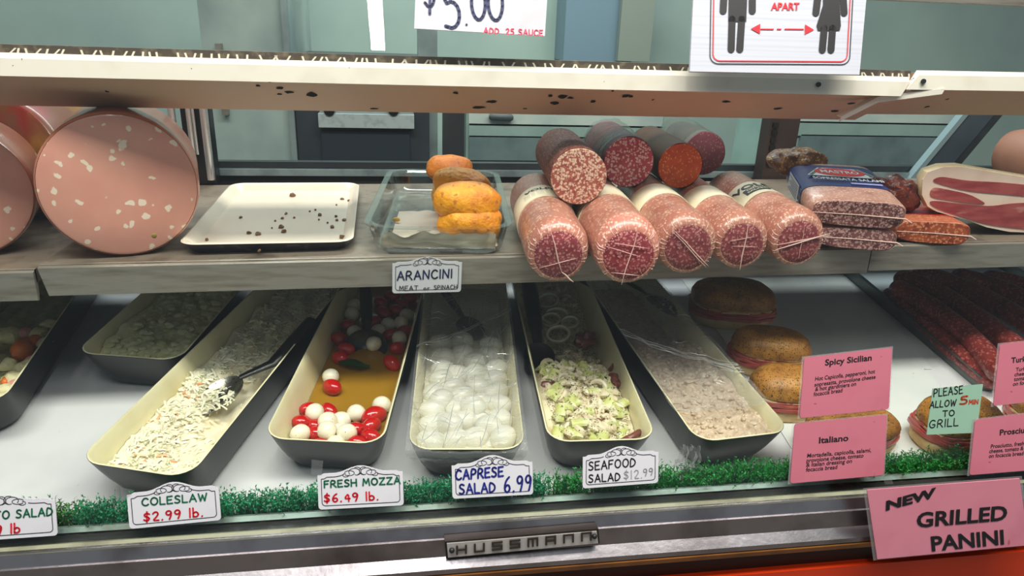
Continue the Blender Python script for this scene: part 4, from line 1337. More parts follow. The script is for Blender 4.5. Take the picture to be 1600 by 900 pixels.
def top_log(label, a, b, rt, px, py, L, ci, tilt=0.0, film=False):
    qa, qb = qs[a], qs[b]; za, zb = bot[a].z + RB[a], bot[b].z + RB[b]
    da, db = RB[a] + rt + .0008, RB[b] + rt + .0008
    # circle tangent to both
    A = Vector((qa, za)); Bv = Vector((qb, zb)); D = (Bv - A).length
    x = (da * da - db * db + D * D) / (2 * D); h = math.sqrt(max(da * da - x * x, 0))
    u = (Bv - A) / D; c = A + u * x + Vector((-u.y, u.x)) * h
    best = None
    for k in range(-100, 400):
        s = bot[a].dot(LD) + k * .001
        P = LN * c.x + LD * s + UPV * c.y
        q = proj(P); e = math.dist(q, (px, py))
        if best is None or e < best[0]: best = (e, P, q)
    print('TOP', label[:24], 'err %.1f' % best[0], [round(v) for v in best[2]], tuple(round(v, 3) for v in best[1]))
    o = best[1] - UPV * rt
    t = thing('salami', label, 'salami', log_frame(o), 'cut salami logs in the top row')
    m = MB(); cyl(m, [(.0, rt * .995), (.003, rt), (L - .02, rt), (L - .006, rt * .88), (L, rt * .5)], cz=rt, cap0=False)
    m.v = [p + Vector((p.x, 0, p.z - rt)).normalized() * (.0010 * noise.noise(p * 40 + o * 30)) for p in m.v]
    link('casing', m, CAS[ci], t)
    m = MB(); cyl(m, [(.0004, rt * .99), (-.0012, rt * .965), (-.0016, rt * .5), (-.0016, rt * .02)], cz=rt); link('cut_face', m, FACE[ci], t)
    if film:
        m = MB()
        cyl(m, [(.018, rt * 1.012), (.05, rt * 1.03), (.12, rt * 1.06), (.16, rt * 1.15)], 40, cz=rt, cap0=False, cap1=False)
        m.v = [p * 1 + Vector((p.x, 0, p.z - rt)).normalized() * (.006 * abs(noise.noise(p * 45)) * min(1, max(0, (p.y - .03) * 12))) for p in m.v]
        link('film_wrap', m, FILM2, t)
    return t


top_log('coarse-grained brown salami log, leftmost of the cut logs on top', 0, 1, .0405, 898, 281, .22, 1)
top_log('red salami log with white flecks, second of the cut logs on top', 1, 2, .0405, 975, 262, .20, 2, film=True)
top_log('bright orange pepperoni log, third of the cut logs on top', 2, 3, .0365, 1057, 268, .22, 3)
top_log('purplish pink bologna log with film bag, rightmost and rearmost of the top logs', 3, 4, .0385, 1103, 235, .16, 4, film=True)

# ---- mortadellas
MORT = mat('mortadella_cut', (222, 158, 140), .35, var=(10, (212, 142, 126), .4, .7), speck=(66, (240, 218, 198), .25, .06, .55), speck2=(40, (130, 112, 50), .13, .03, .05), coat=.35)
MSKIN = mat('mortadella_skin', (206, 134, 108), .35, var=(12, (190, 104, 70), .45, .7), speck=(62, (236, 206, 180), .2, .06, .2), coat=.5)
MDARK = mat('mortadella_wrapper', (104, 62, 40), .35, var=(10, (150, 110, 40), .5, .7), var2=(14, (120, 36, 30), .5, .65), coat=.4)


def mortadella(name, label, o, r, L, d, skin, face, pist=None):
    d = Vector(d).normalized()
    t = thing(name, label, 'mortadella', log_frame(o, d))
    m = MB(); cyl(m, [(.0, r * .97), (.004, r * .995), (.012, r), (L - .05, r), (L - .015, r * .85), (L, r * .4)], 64, r, cap0=False)
    link('casing', m, skin, t)
    m = MB(); cyl(m, [(.0002, r * .965), (-.0016, r * .93), (-.002, r * .5), (-.002, r * .02)], 64, r); link('cut_face', m, face, t)
    if pist:
        m = MB(); m.ell((pist[0] * r, -.0018, r + pist[1] * r), (.0035, .001, .0032), n=10, k=6); p = link('pistachio', m, mat('pistachio', (138, 124, 52), .5), t); p['label'] = 'olive green pistachio piece'
    return t


o = U(205, 401, SHELF); o.z = shelf_z(o.x) + .0006
mortadella('mortadella', 'large pink mortadella with white fat spots resting at the left of the shelf', o, .0985, .20, (-.26, .95, 0), MSKIN, MORT, (.33, -.72))
o = U(-48, 398, SHELF); o.z = shelf_z(o.x) + .0006 - .006; 
mortadella('mortadella', 'second pink mortadella cut off by the left edge of the frame', o, .092, .16, (-.30, .95, 0), MSKIN, MORT)
o = UY(20, 300, 1.235); o.z = shelf_z(o.x) - .005
mortadella('mortadella', 'dark wrapped mortadella behind the two pink ones at the left edge', o, .098, .16, (.25, 1, 0), MDARK, MDARK)
o = UY(1648, 300, 1.30); o.z = shelf_z(o.x) + .0045
mortadella('mortadella', 'brownish mortadella behind the prosciutto at the right edge', o, .062, .14, (-.1, 1, 0), mat('mort_brown_skin', (150, 104, 84), .5, var=(9, (126, 84, 68), .45, .7)), mat('mort_brown', (164, 118, 98), .5, var=(9, (144, 98, 80), .45, .7)))

# ---- white tray with crumbs
a, b, c, d = U(280, 399, SHELF), U(553, 397, SHELF), U(372, 291, SHELF), U(562, 296, SHELF)
yv = ((c - a).normalized() + (d - b).normalized()).normalized(); yv.z = 0; yv.normalize()
xv = Vector((yv.y, -yv.x, 0)); W_ = (b - a).dot(xv); L_ = ((c - a).length + (d - b).length) / 2
W_ = (W_ + (d - c).dot(xv)) / 2
o = (a + b) / 2; o.z = shelf_z(o.x) + .001
print('TRAY', W_, L_)
TM = frame(o, xv, yv, UPV)
t = thing('enamel_tray', 'shallow white enamel tray with dark rim left of the glass dish, empty but for crumbs', 'tray', TM)
L_ = min(L_, .40)
m = MB()
hw = W_ / 2
m.loft([rrect(hw - .012, .014, L_ - .012, .02, 0), rrect(hw - .012, .014, L_ - .012, .02, 0), rrect(hw - .002, .003, L_ - .002, .024, .013), rrect(hw, 0, L_, .026, .0155)], cap1=False)
link('dark_underside', m, mat('tray_edge', (40, 38, 48), .35, var=(60, (90, 86, 90), .55, .7)), t)
m = MB()
m.loft([rrect(hw, 0, L_, .026, .0158), rrect(hw - .003, .003, L_ - .003, .024, .0172), rrect(hw - .008, .008, L_ - .008, .022, .0150), rrect(hw - .018, .018, L_ - .018, .018, .0045)], cap0=False)
link('white_surface', m, mat('tray_white', (220, 207, 190), .32, var=(7, (208, 194, 176), .45, .7), speck=(200, (110, 80, 50), .05, .03, .1)), t)
m = MB(); CR = random.Random(4)
crumbs = [(403, 366, 5), (405, 386, 4), (439, 355, 5), (443, 362, 5), (447, 334, 3), (500, 336, 4), (525, 338, 3), (527, 344, 3), (538, 344, 4), (457, 306, 7), (535, 311, 4), (441, 341, 3), (425, 356, 2), (519, 355, 4), (498, 343, 2), (389, 364, 4), (319, 358, 4), (323, 375, 3), (402, 381, 4), (545, 314, 3), (526, 320, 2), (484, 330, 2), (460, 340, 2), (535, 371, 5), (376, 340, 3), (300, 330, 2), (493, 328, 2), (512, 348, 2), (430, 345, 2), (405, 392, 3)]
TP_ = Plane(TM @ Vector((0, 0, .0045)), UPV)
for i, (x, y, s) in enumerate(crumbs):
    m.ell(U(x, y, TP_, .001), (.0009 * s, .0012 * s, .0008 * s), n=8, k=5, bump=.6, bs=200, seed=i)
tag(link('crumbs', m, mat('crumb_brown', (96, 66, 42), .6, var=(200, (150, 108, 70), .45, .7)), world=True), 'dark brown crumbs scattered over the white enamel tray', 'crumbs', kind='stuff')

# ---- glass dish with arancini
a, b = U(582, 399, SHELF), U(786, 399, SHELF)
c, d = U(600, 305, SHELF), U(745, 305, SHELF)
yv = Vector((LD.x, LD.y, 0)); xv = Vector((yv.y, -yv.x, 0))
o = (a + b) / 2 ; o.z = shelf_z(o.x) + .001
W_ = (b - a).dot(xv)
DM = frame(o, xv, yv, UPV)
t = thing('glass_dish', 'rectangular clear glass baking dish holding the orange arancini', 'dish', DM)
hw = W_ / 2; DL, DH = .40, .043
m = MB()
out = [rrect(hw - .006, .006, DL - .006, .03, 0), rrect(hw, 0, DL, .034, .005), rrect(hw + .006, -.006, DL + .006, .038, DH * .7), rrect(hw + .007, -.007, DL + .007, .04, DH - .006), rrect(hw + .014, -.014, DL + .014, .045, DH - .003), rrect(hw + .014, -.014, DL + .014, .045, DH)]
inn = [rrect(hw + .003, -.003, DL + .003, .036, DH), rrect(hw + .001, -.001, DL + .001, .034, DH * .7), rrect(hw - .005, .005, DL - .005, .03, .008), rrect(hw - .011, .011, DL - .011, .026, .0045)]
m.loft(out + inn)
link('dish_body', m, DISHM, t)
PARCH = mat('parchment', (226, 210, 190), .5, var=(12, (206, 188, 164), .45, .7), bump=(30, .4))
m = MB()
def pf(s, t_):
    x = -.010 + (hw - .006 - -.010) * s if False else (-hw * .78 + (1.70 * hw) * s)
    y = .012 + .21 * t_
    z = .0062 + .004 * abs(nz(s * 5, t_ * 6, 2)) + .022 * max(0, s - .93) * 10 * .3
    return (x, y, z)
m.grid(pf, 24, 24)
tag(link('parchment_sheet', m, PARCH, M=DM), 'crumpled parchment sheet lining the glass dish', 'paper')
m = MB()
m.grid(lambda s, t_: (-hw * .86 + 1.74 * hw * s, .0072 - .006 * t_ + .0012 * nz(s * 6, t_ * 3), .008 + (.024 + .010 * nz(s * 7, 1) - .012 * max(0, .45 - s)) * t_), 30, 6)
tag(link('parchment_sheet', m, PARCH, M=DM), 'torn parchment strip standing against the front wall of the glass dish', 'paper')
ARA = mat('arancini_crust', (236, 156, 24), .5, var=(24, (206, 112, 16), .45, .7), var2=(60, (244, 180, 50), .55, .75), speck=(110, (186, 110, 30), .24, .16, .3), bump=(160, .7, .003))
ARD = mat('arancini_crust_dark', (196, 116, 30), .5, var=(24, (168, 88, 22), .42, .68), speck=(90, (140, 80, 40), .2, .1, .3), bump=(160, .6, .003))
def cav(px, py, hz): return U(px, py, Plane(DM @ Vector((0, 0, hz)), UPV))
ar = [(744, 356, .040, 1.0, 'front arancini half hidden behind the dish wall'), (742, 380, .024, .9, 'lowest arancini seen through the front of the glass dish'), (730, 325, .066, 1.05, 'bright orange arancini on top in the middle of the dish'), (722, 290, .062, 1.0, 'orange arancini with a pink scar, second from the back of the dish'), (702, 264, .062, .9, 'brownish arancini at the very back of the glass dish'), (712, 312, .028, .9, 'arancini underneath the two on top, at the left of the pile')]
for i, (x, y, z, s, lab) in enumerate(ar):
    m = MB(); m.ell((0, 0, 0), (.0475 * s, .034 * s, .0285 * s), n=30, k=20, bump=.12, bs=42, seed=i + 3, pw=.84)
    P = cav(x, y, z)
    q = DM.inverted() @ P; q.y = max(q.y, .041 if z < .05 else .05); q.z = max(q.z, .033); q.x = min(q.x, hw - .050 * s); P = DM @ q
    tag(link('arancini', m, ARD if i in (4,) else ARA, M=Matrix.Translation(P) @ Matrix.Rotation((.05, -.05, .08, -.14, -.1, .3)[i], 4, 'Z') @ Matrix.Rotation((.0, 0, .06, .18, .05, .1)[i], 4, 'Y')), lab, 'arancini', 'arancini in the glass dish')
for i, (x, y, s, lab, cc) in enumerate([(619, 343, .006, 'yellow crumb of rice on the parchment in the dish', (232, 190, 80)), (586, 353, .007, 'orange and white food scrap at the left of the glass dish', (214, 160, 110))]):
    m = MB(); m.ell((0, 0, 0), (s, s * .7, s * .6), n=10, k=6, bump=.4, bs=150, seed=i)
    tag(link('food_scrap', m, mat('scrap_%d' % i, cc, .5), M=Matrix.Translation(cav(x, y, .012))), lab, 'scrap')

# ---- flat soppressata packs
def flat_pack(label, o, w, h, L, d, body, cut, wrap=None, cat='salami', tilt=0.0):
    d = Vector(d).normalized()
    t = thing('soppressata', label, cat, log_frame(o, d) @ Matrix.Rotation(tilt, 4, 'X'))
    def sec(s, y, k=28):
        pts = []
        for i in range(k):
            a = 2 * math.pi * i / k
            c_, s_ = math.cos(a), math.sin(a)
            pts.append(Vector((w / 2 * s * math.copysign(abs(c_) ** .45, c_), y, h / 2 + h / 2 * s * math.copysign(abs(s_) ** .55, s_) * (1 + .04 * math.sin(3 * c_)))))
        return pts
    m = MB(); m.loft([sec(.93, 0), sec(1, .006), sec(1.01, L * .5), sec(1, L - .01), sec(.85, L)], cap0=False); link('casing', m, body, t)
    m = MB(); m.loft([sec(.93, .0002), sec(.90, -.0014), sec(.3, -.0016)]); link('cut_face', m, cut, t)
    m = MB()
    P = sec(.955, .0006); m.loft([[p + q for p in P] for q in (Vector((0, -.001, .0)), Vector((0, .0012, 0)))], False, False)
    x = w / 2
    m.tube([(-x * .95, -.0014, h * .48), (0, -.0024, h * .5), (x * .98, -.0014, h * .46), (x * 1.12, -.004, h * .34)], [.0006, .0007, .0012, .0008], 5)
    link('film_seam', m, MC.get('film_glint'), t)
    if wrap:
        y0, y1, wm = wrap
        m = MB(); m.loft([[Vector((p.x * 1.012, p.y, h / 2 + (p.z - h / 2) * 1.03)) for p in sec(1.01, y)] for y in (y0, (y0 + y1) / 2, y1)], False, False)
        t2 = link('label_wrap', m, wm, t)
        return t, t2
    return t, None


SOP = mat('soppressata_casing', (176, 130, 116), .35, var=(30, (150, 100, 90), .45, .7), speck=(240, (200, 164, 150), .28, .2, .7), coat=.25)
SOPC = mat('soppressata_cut', (124, 76, 74), .35, var=(60, (92, 50, 52), .42, .62), speck=(250, (184, 142, 136), .36, .22, .8), speck2=(400, (206, 170, 160), .24, .2, .4), coat=.25)
SOR = mat('hot_soppressata_casing', (186, 104, 74), .35, var=(30, (166, 80, 52), .45, .7), speck=(240, (214, 146, 112), .28, .2, .6), coat=.25)
SORC = mat('hot_soppressata_cut', (166, 78, 44), .35, var=(60, (126, 48, 32), .42, .62), speck=(250, (206, 132, 92), .34, .22, .75), coat=.25)
BLU = mat('wrap_blue', (40, 48, 104), .3)
RED = mat('wrap_red', (206, 40, 38), .3)
o1 = U(1334, 394, SHELF); o1.z = shelf_z(o1.x) + .0045
dS = (.30, .95, 0)
flat_pack('lower flat soppressata pack underneath the blue labelled one', o1, .118, .034, .19, dS, SOP, SOPC)
o2 = o1 + Vector((-.008, .000, .0352))
t, lw = flat_pack('flat soppressata pack with a navy blue label lying on top of another', o2, .138, .042, .20, dS, SOP, SOPC, (.066, .178, BLU), tilt=.11)
hh = .042 * 1.03 + .0012
def flat_text(mb, s, xc, y, w, h, z, bold=.02):
    vs, fs = font_mesh(s, bold); x0 = min(v.x for v in vs); x1 = max(v.x for v in vs)
    mb.add([Vector((xc + (v.x - (x0 + x1) / 2) * w / (x1 - x0), y + v.y * h / .72, z)) for v in vs], fs)
def oval(mb, xc, yc, rx, ry, z, n=32): mb.add([Vector((xc + rx * math.cos(2 * math.pi * i / n), yc + ry * math.sin(2 * math.pi * i / n), z)) for i in range(n)], [list(range(n))])
m = MB(); zt = hh + .0004
m.add([(-.055, .110, zt), (.058, .110, zt), (.034, .156, zt), (-.030, .156, zt)], [(0, 1, 2, 3)]); link('emblem_field', m, PAPER, lw, smooth=False)
m = MB(); m.add([(-.052, .112, zt + .0004), (-.046, .112, zt + .0004), (-.024, .154, zt + .0004), (-.028, .154, zt + .0004)], [(0, 1, 2, 3)]); m.add([(.049, .112, zt + .0004), (.055, .112, zt + .0004), (.032, .154, zt + .0004), (.028, .154, zt + .0004)], [(0, 1, 2, 3)]); link('green_stripes', m, GREENI, lw, smooth=False)
m = MB(); oval(m, 0, .133, .040, .0205, zt + .0006); link('emblem_oval', m, RED, lw, smooth=False)
m = MB(); flat_text(m, 'MASTRO', 0, .1255, .060, .0155, zt + .001); flat_text(m, 'SOPRESSATA SALAMI', .004, .089, .108, .012, zt + .001); link('wrap_lettering', m, PAPER, lw, smooth=False)
m = MB(); m.add([(.005, .074, zt), (.052, .074, zt), (.052, .081, zt), (.005, .081, zt)], [(0, 1, 2, 3)]); link('lilac_bar', m, mat('lilac', (150, 150, 206), .4), lw, smooth=False)
# white nutrition panel on the left shoulder
m = MB(); xw = -.135 / 2 * 1.03
m.add([(xw - .0012, .082, .006), (xw - .0012, .160, .006), (xw - .0012, .160, .034), (xw - .0012, .082, .034)], [(0, 1, 2, 3)]); link('nutrition_panel', m, PAPER, lw, smooth=False)
m = MB()
for k in range(7):
    z = .009 + k * .0034; m.add([(xw - .002, .086, z), (xw - .002, .156 - .010 * (k % 3), z), (xw - .002, .156 - .010 * (k % 3), z + .0010), (xw - .002, .086, z + .0010)], [(0, 1, 2, 3)])
link('nutrition_lines', m, INK, lw, smooth=False)
o3 = U(1452, 385, SHELF); o3.z = shelf_z(o3.x) + .0045
t, lw = flat_pack('orange hot soppressata pack with a red label beside the blue one', o3, .115, .036, .15, (.26, .95, 0), SOR, SORC, (.045, .098, RED))
hh = .036 * 1.03 + .0012
m = MB(); flat_text(m, 'SOPRESSATA SALAMI', 0, .064, .095, .0085, hh + .0006); link('wrap_lettering', m, PAPER, lw, smooth=False)
m = MB(); m.add([(-.03, .051, hh + .0004), (.03, .051, hh + .0004), (.03, .057, hh + .0004), (-.03, .057, hh + .0004)], [(0, 1, 2, 3)]); link('lilac_bar', m, MC['lilac'], lw, smooth=False)
# cured lumps lying on the packs
m = MB(); m.ell((0, 0, 0), (.050, .040, .026), n=40, k=26, bump=.26, bs=60, seed=5)
P = U(1246, 254, Plane(o2 + Vector((0, .22, 0)), (0, -1, 0)))
tag(link('cured_sausage', m, mat('cured_brown', (166, 116, 76), .45, var=(60, (110, 68, 46), .42, .6), speck=(180, (214, 170, 96), .28, .12, .6), coat=.1, bump=(160, .9, .004)), M=Matrix.Translation(P)), 'lumpy brown cured sausage behind the blue labelled pack', 'sausage')
m = MB(); m.ell((0, 0, 0), (.054, .030, .028), n=40, k=26, bump=.32, bs=65, seed=8)
P = U(1395, 302, Plane(o3 + Vector((0, 0, .066)), UPV))
tag(link('cured_sausage', m, mat('cured_red', (110, 40, 26), .35, var=(60, (70, 24, 18), .42, .6), speck=(160, (160, 66, 34), .26, .1, .5), coat=.15, bump=(140, .9, .004)), M=Matrix.Translation(P) @ Matrix.Rotation(.18, 4, 'Y')), 'dark red lumpy cured sausage between the soppressata and the prosciutto', 'sausage')

# ---- prosciutto
PQ = U(1520, 372, SHELF).y
PV = Plane((0, PQ, 0), (0, -1, 0))
RINDM = mat('ham_rind', (226, 200, 160), .4, var=(20, (206, 170, 120), .45, .7))
FATM = mat('ham_fat', (234, 206, 190), .35, var=(20, (226, 190, 172), .45, .7), sss=.1)
MEATM = mat('ham_meat', (168, 78, 76), .35, var=(40, (144, 54, 56), .42, .62), var2=(24, (206, 140, 130), .60, .70), stretch=(.5, 1, 2.2), coat=.3)
outl = [(1446, 274), (1470, 266), (1500, 265), (1540, 272), (1600, 282), (1660, 292), (1700, 310), (1710, 350), (1690, 372), (1640, 372), (1600, 369), (1575, 368), (1540, 361), (1510, 350), (1480, 342), (1460, 336), (1446, 328), (1437, 310), (1438, 286)]
B0 = [U(x, y, PV) for x, y in outl]
zmin = min(p.z for p in B0); zs = shelf_z(.95) + .004
B0 = [p + Vector((0, 0, zs - zmin)) for p in B0]
t = thing('prosciutto', 'large cut prosciutto ham with white fat rim at the right of the shelf', 'ham', Vector((sum(p.x for p in B0) / len(B0), PQ, zs)))
cen = sum(B0, Vector()) / len(B0)
m = MB()
m.loft([[cen + (p - cen) * .985 for p in B0], [p + Vector((0, .006, 0)) for p in B0], [p + Vector((.03, .05, -.004)) for p in B0], [cen + (p - cen) * .75 + Vector((.06, .09, -.016)) for p in B0]], cap0=False)
link('rind', m, RINDM, t, world=True)
m = MB(); m.slab([cen + (p - cen) * .986 + Vector((0, -.001, 0)) for p in B0], Vector((0, .003, 0))); link('fat', m, FATM, t, world=True, smooth=False)
def meat(pts, d):
    m = MB()
    ps = [U(x, y, PV) + Vector((0, -.0022, zs - zmin)) for x, y in pts]
    # smooth outline
    for _ in range(2):
        q = []
        for a, b in zip(ps, ps[1:] + ps[:1]):
            q += [a * .75 + b * .25, a * .25 + b * .75]
        ps = q
    m.slab(ps, Vector((0, .002, 0))); link('lean_meat', m, MEATM, t, world=True, smooth=False)
meat([(1452, 288), (1466, 281), (1486, 284), (1510, 288), (1560, 290), (1620, 296), (1690, 302), (1690, 320), (1620, 314), (1570, 309), (1530, 306), (1500, 302), (1470, 294)], 0)
meat([(1450, 306), (1456, 297), (1480, 302), (1510, 308), (1530, 318), (1539, 325), (1510, 323), (1480, 318), (1452, 314)], 0)
meat([(1448, 322), (1456, 318), (1500, 324), (1545, 328), (1580, 322), (1640, 322), (1700, 330), (1700, 355), (1640, 366), (1575, 361), (1530, 354), (1495, 342), (1462, 332)], 0)

# ---------------------------------------------------------------- lower right: papers, tray, sausages, sandwiches
def sheet(name, label, cat, px, off, mt, pl=DECK):
    m = MB(); ps = [U(x, y, pl, off) for x, y in px]; m.slab(ps, pl.n * .0008)
    return tag(link(name, m, mt, world=True, smooth=False), label, cat)
PPM = mat('deli_paper', (228, 230, 228), .5, var=(8, (212, 216, 216), .45, .7), speck=(120, (60, 60, 50), .08, .04, .12), bump=(20, .3))
sheet('deli_paper', 'white deli paper sheet under the sandwiches left of the steel tray', 'paper', [(1065, 436), (1322, 433), (1395, 500), (1456, 577), (1443, 577), (1466, 598), (1440, 716), (1236, 700), (1150, 560)], .0012, PPM)
sheet('deli_paper', 'white deli paper sheet at the right under the labelled sandwiches', 'paper', [(1470, 600), (1560, 640), (1700, 640), (1700, 700), (1442, 716)], .0006, PPM)
# steel tray with sausages
TA, TB = U(1322, 432, DECK, .001), U(1530, 610, DECK, .001)
ty = (TA - TB).normalized(); tx = ty.cross(DECK.n).normalized()
TLn = (TA - TB).length + .05
TM2 = frame(TB, tx, ty, DECK.n)
t = thing('steel_tray', 'steel tray of dark red sausages on the right of the deck', 'tray', TM2)
wT, hT = .42, .028
m = MB(); m.box((wT / 2, TLn / 2, .001), (wT, TLn, .002)); link('tray_floor', m, mat('tray_paper', (206, 216, 222), .45), t, smooth=False)
STD = mat('tray_steel', (112, 120, 118), .4, .7, var=(10, (92, 98, 98), .45, .7))
m = MB(); m.box((.0, TLn / 2, hT / 2), (.0016, TLn, hT)); m.box((-.004, TLn / 2, hT), (.009, TLn, .0016)); link('side_wall', m, STD, t, smooth=False)
m = MB(); m.box((wT, TLn / 2, hT / 2), (.0016, TLn, hT)); link('side_wall', m, STD, t, smooth=False)
m = MB(); m.box((wT / 2, 0, hT / 2), (wT, .0016, hT)); link('front_wall', m, STD, t, smooth=False)
m = MB(); m.box((wT / 2, TLn, hT / 2), (wT, .0016, hT)); link('back_wall', m, STD, t, smooth=False)
SAU = mat('sausage_skin', (132, 52, 48), .35, var=(30, (98, 34, 36), .42, .68), speck=(200, (176, 96, 86), .3, .25, .55), coat=.3, bump=(70, .4))
sz = [([(1392, 462), (1412, 478), (1450, 512), (1500, 556), (1545, 592)], .0185, 0, 'lowest of the sausages, along the left wall of the steel tray'),
      ([(1405, 452), (1425, 462), (1470, 490), (1525, 535), (1560, 580)], .020, 1, 'long mottled sausage, first from the left on top of the pile'),
      ([(1412, 437), (1440, 446), (1490, 472), (1560, 522), (1605, 560)], .021, 1, 'long mottled sausage, second from the left on top of the pile'),
      ([(1440, 430), (1480, 440), (1540, 466), (1600, 502), (1650, 540)], .021, 1, 'long dark sausage, third from the left on top of the pile'),
      ([(1500, 433), (1530, 440), (1580, 458), (1640, 486), (1690, 515)], .020, 1, 'dark sausage near the right edge, fourth from the left on the pile'),
      ([(1548, 436), (1580, 441), (1630, 458), (1690, 480)], .020, 1, 'dark sausage at the right edge, rearmost of the pile')]
for px, r, lay, lab in sz:
    ps = [U(x, y, DECK, .004 + r + lay * .026) for x, y in px]
    # smooth
    for _ in range(2):
        q = [ps[0]]
        for a, b in zip(ps, ps[1:]): q += [a * .75 + b * .25, a * .25 + b * .75]
        ps = q + [ps[-1]]
    n = len(ps)
    e0 = (ps[0] - ps[1]).normalized(); e1 = (ps[-1] - ps[-2]).normalized()
    full = [ps[0] + e0 * r * .95, ps[0] + e0 * r * .75, ps[0] + e0 * r * .35] + ps + [ps[-1] + e1 * r * .35, ps[-1] + e1 * r * .75, ps[-1] + e1 * r * .95]
    rs = [r * .2, r * .65, r * .93] + [r * (1 + .03 * math.sin(i * 1.7)) for i in range(n)] + [r * .93, r * .65, r * .2]
    m = MB(); m.tube(full, rs, 18)
    tag(link('sausage', m, SAU, world=True), lab, 'sausage', 'sausages in the steel tray')

# sandwiches
CRUST = mat('focaccia_crust', (204, 144, 64), .5, var=(14, (150, 92, 38), .36, .62), var2=(60, (146, 98, 46), .5, .7), speck=(260, (78, 58, 26), .22, .16, .5), speck2=(420, (66, 52, 24), .24, .14, .5), bump=(60, .8, .004))
CRUMBM = mat('bread_side', (226, 196, 140), .6, var=(40, (206, 164, 100), .45, .7), bump=(160, .5, .002))
HAM = mat('ham_slices', (200, 112, 100), .35, var=(30, (190, 74, 70), .42, .66), coat=.2)
CHS = mat('cheese_slice', (236, 214, 160), .4)
def sandwich(label, P, w, dp, h, rz, seed, rim_up=.0, lift=0):
    z = DECK.n; y0 = Vector((-math.sin(rz), math.cos(rz), 0)); x = y0.cross(z).normalized(); y = z.cross(x)
    if rim_up:
        q = Matrix.Rotation(rim_up, 3, x); y = q @ y; z = q @ z
    t = thing('focaccia_sandwich', label, 'sandwich', frame(P, x, y, z))
    rr = random.Random(seed)
    def ring(s, zz, k=40, wob=.0):
        o = []
        for i in range(k):
            a = 2 * math.pi * i / k; c_, s_ = math.cos(a), math.sin(a)
            f = 1 + wob * noise.noise(Vector((c_ * 2 + seed, s_ * 2, zz * 40)))
            o.append(Vector((w / 2 * s * f * math.copysign(abs(c_) ** .75, c_), dp / 2 * s * f * math.copysign(abs(s_) ** .75, s_), zz)))
        return o
    b0 = h * .30; t0 = h * .54
    m = MB(); m.loft([ring(.90, 0), ring(.97, h * .06), ring(1.0, h * .2), ring(.99, b0 * .9), ring(.96, b0)]); link('bottom_bun', m, CRUMBM, t)
    m = MB(); m.loft([ring(.94, t0), ring(1.0, t0 + h * .06, wob=.03)], cap1=False); m.loft([ring(1.0, t0 + h * .06, wob=.03), ring(1.0, t0 + h * .14, wob=.03), ring(.93, t0 + h * .30, wob=.03), ring(.78, t0 + h * .42, wob=.04), ring(.5, t0 + h * .49, wob=.05), ring(.2, t0 + h * .5)], cap0=False, mi=1)
    link('top_bun', m, [CRUMBM, CRUST], t)
    m = MB()
    for k in range(3):
        zz = b0 + h * .01 + (t0 - b0) * k / 3.2
        lo = [p + Vector((0, 0, .004 * noise.noise(p * 60 + Vector((k * 5 + seed, 0, 0))))) for p in ring(1.045 - .03 * k, zz, 48, .12)]
        hi = [p + Vector((0, 0, h * .075)) for p in lo]
        m.loft([[p * .2 + Vector((0, 0, zz * .8)) for p in lo], lo, hi, [p * .2 + Vector((0, 0, (zz + h * .05) * .8)) for p in hi]])
    link('ham_filling', m, HAM, t)
    m = MB(); m.loft([ring(.985, t0 - h * .035, wob=.05), ring(.985, t0 - h * .005, wob=.05)]); link('cheese', m, CHS, t)
sandwich('dark herb-topped focaccia sandwich at the back, under the shelf edge', U(1138, 496, DECK, .0025), .165, .11, .074, -.15, 1)
sandwich('golden focaccia sandwich with pink ham, behind another on the white paper', U(1196, 573, DECK, .0025), .138, .085, .070, -.25, 2)
sandwich('golden focaccia sandwich partly hidden by the upper pink card', U(1222, 638, DECK, .0025), .120, .082, .072, -.12, 3)
sandwich('focaccia sandwich behind the lower pink card near the grass strip', U(1322, 694, DECK, .0025), .150, .075, .055, .05, 4)
sandwich('focaccia sandwich with ham behind the mint green note', U(1482, 690, DECK, .0025), .125, .085, .075, .05, 5)
sandwich('focaccia sandwich behind the pink card at the right edge', U(1625, 672, DECK, .0025), .125, .085, .075, .05, 6)

# ---------------------------------------------------------------- plastic grass
def grass(label, x0, x1, mt, dens, h=.041):
    gr = random.Random(int(x0)); m = MB()
    a, b = UY(x0, 800, .785).x, UY(x1, 770, .785).x
    m.box(((a + b) / 2, .768, deck_z(.768) + .003), (b - a, .014, .005))
    n = int((b - a) * dens)
    for i in range(n):
        x = gr.uniform(a, b); y = .760 + gr.random() * .016; z0 = deck_z(y) + .004
        hh = h * gr.uniform(.72, 1.08) * (1 + .10 * noise.noise(Vector((x * 25, 0, 0))))
        lean = Vector((gr.gauss(0, .18), gr.gauss(-.05, .18), 1)).normalized()
        p = Vector((x, y, z0)); q = p + lean * hh
        s = Vector((math.cos(i), math.sin(i), 0)) * .0008
        m.add([p - s, p + s, q], [(0, 1, 2)])
        for k in range(5):   # curly leaf tips along the upper half
            f = gr.uniform(.45, 1.0); c = p.lerp(q, f)
            d = Vector((gr.gauss(0, 1), gr.gauss(0, 1), gr.gauss(.5, .6))).normalized() * gr.uniform(.0025, .0055)
            w = d.cross(Vector((gr.gauss(0, 1), gr.gauss(0, 1), gr.gauss(0, 1)))).normalized() * .0011
            m.add([c - w, c + w, c + d], [(0, 1, 2)])
    return tag(link('plastic_grass_strip', m, mt, world=True, smooth=False), label, 'plastic grass')
GR = [mat('grass_teal', (24, 146, 94), .45, var=(40, (14, 112, 70), .42, .68)), mat('grass_olive', (58, 122, 40), .5, var=(40, (40, 92, 30), .42, .68)), mat('grass_green', (34, 146, 58), .45, var=(40, (20, 112, 42), .42, .68))]
grass('teal green plastic grass strip at the far left end of the deck', -260, 82, GR[0], 5200)
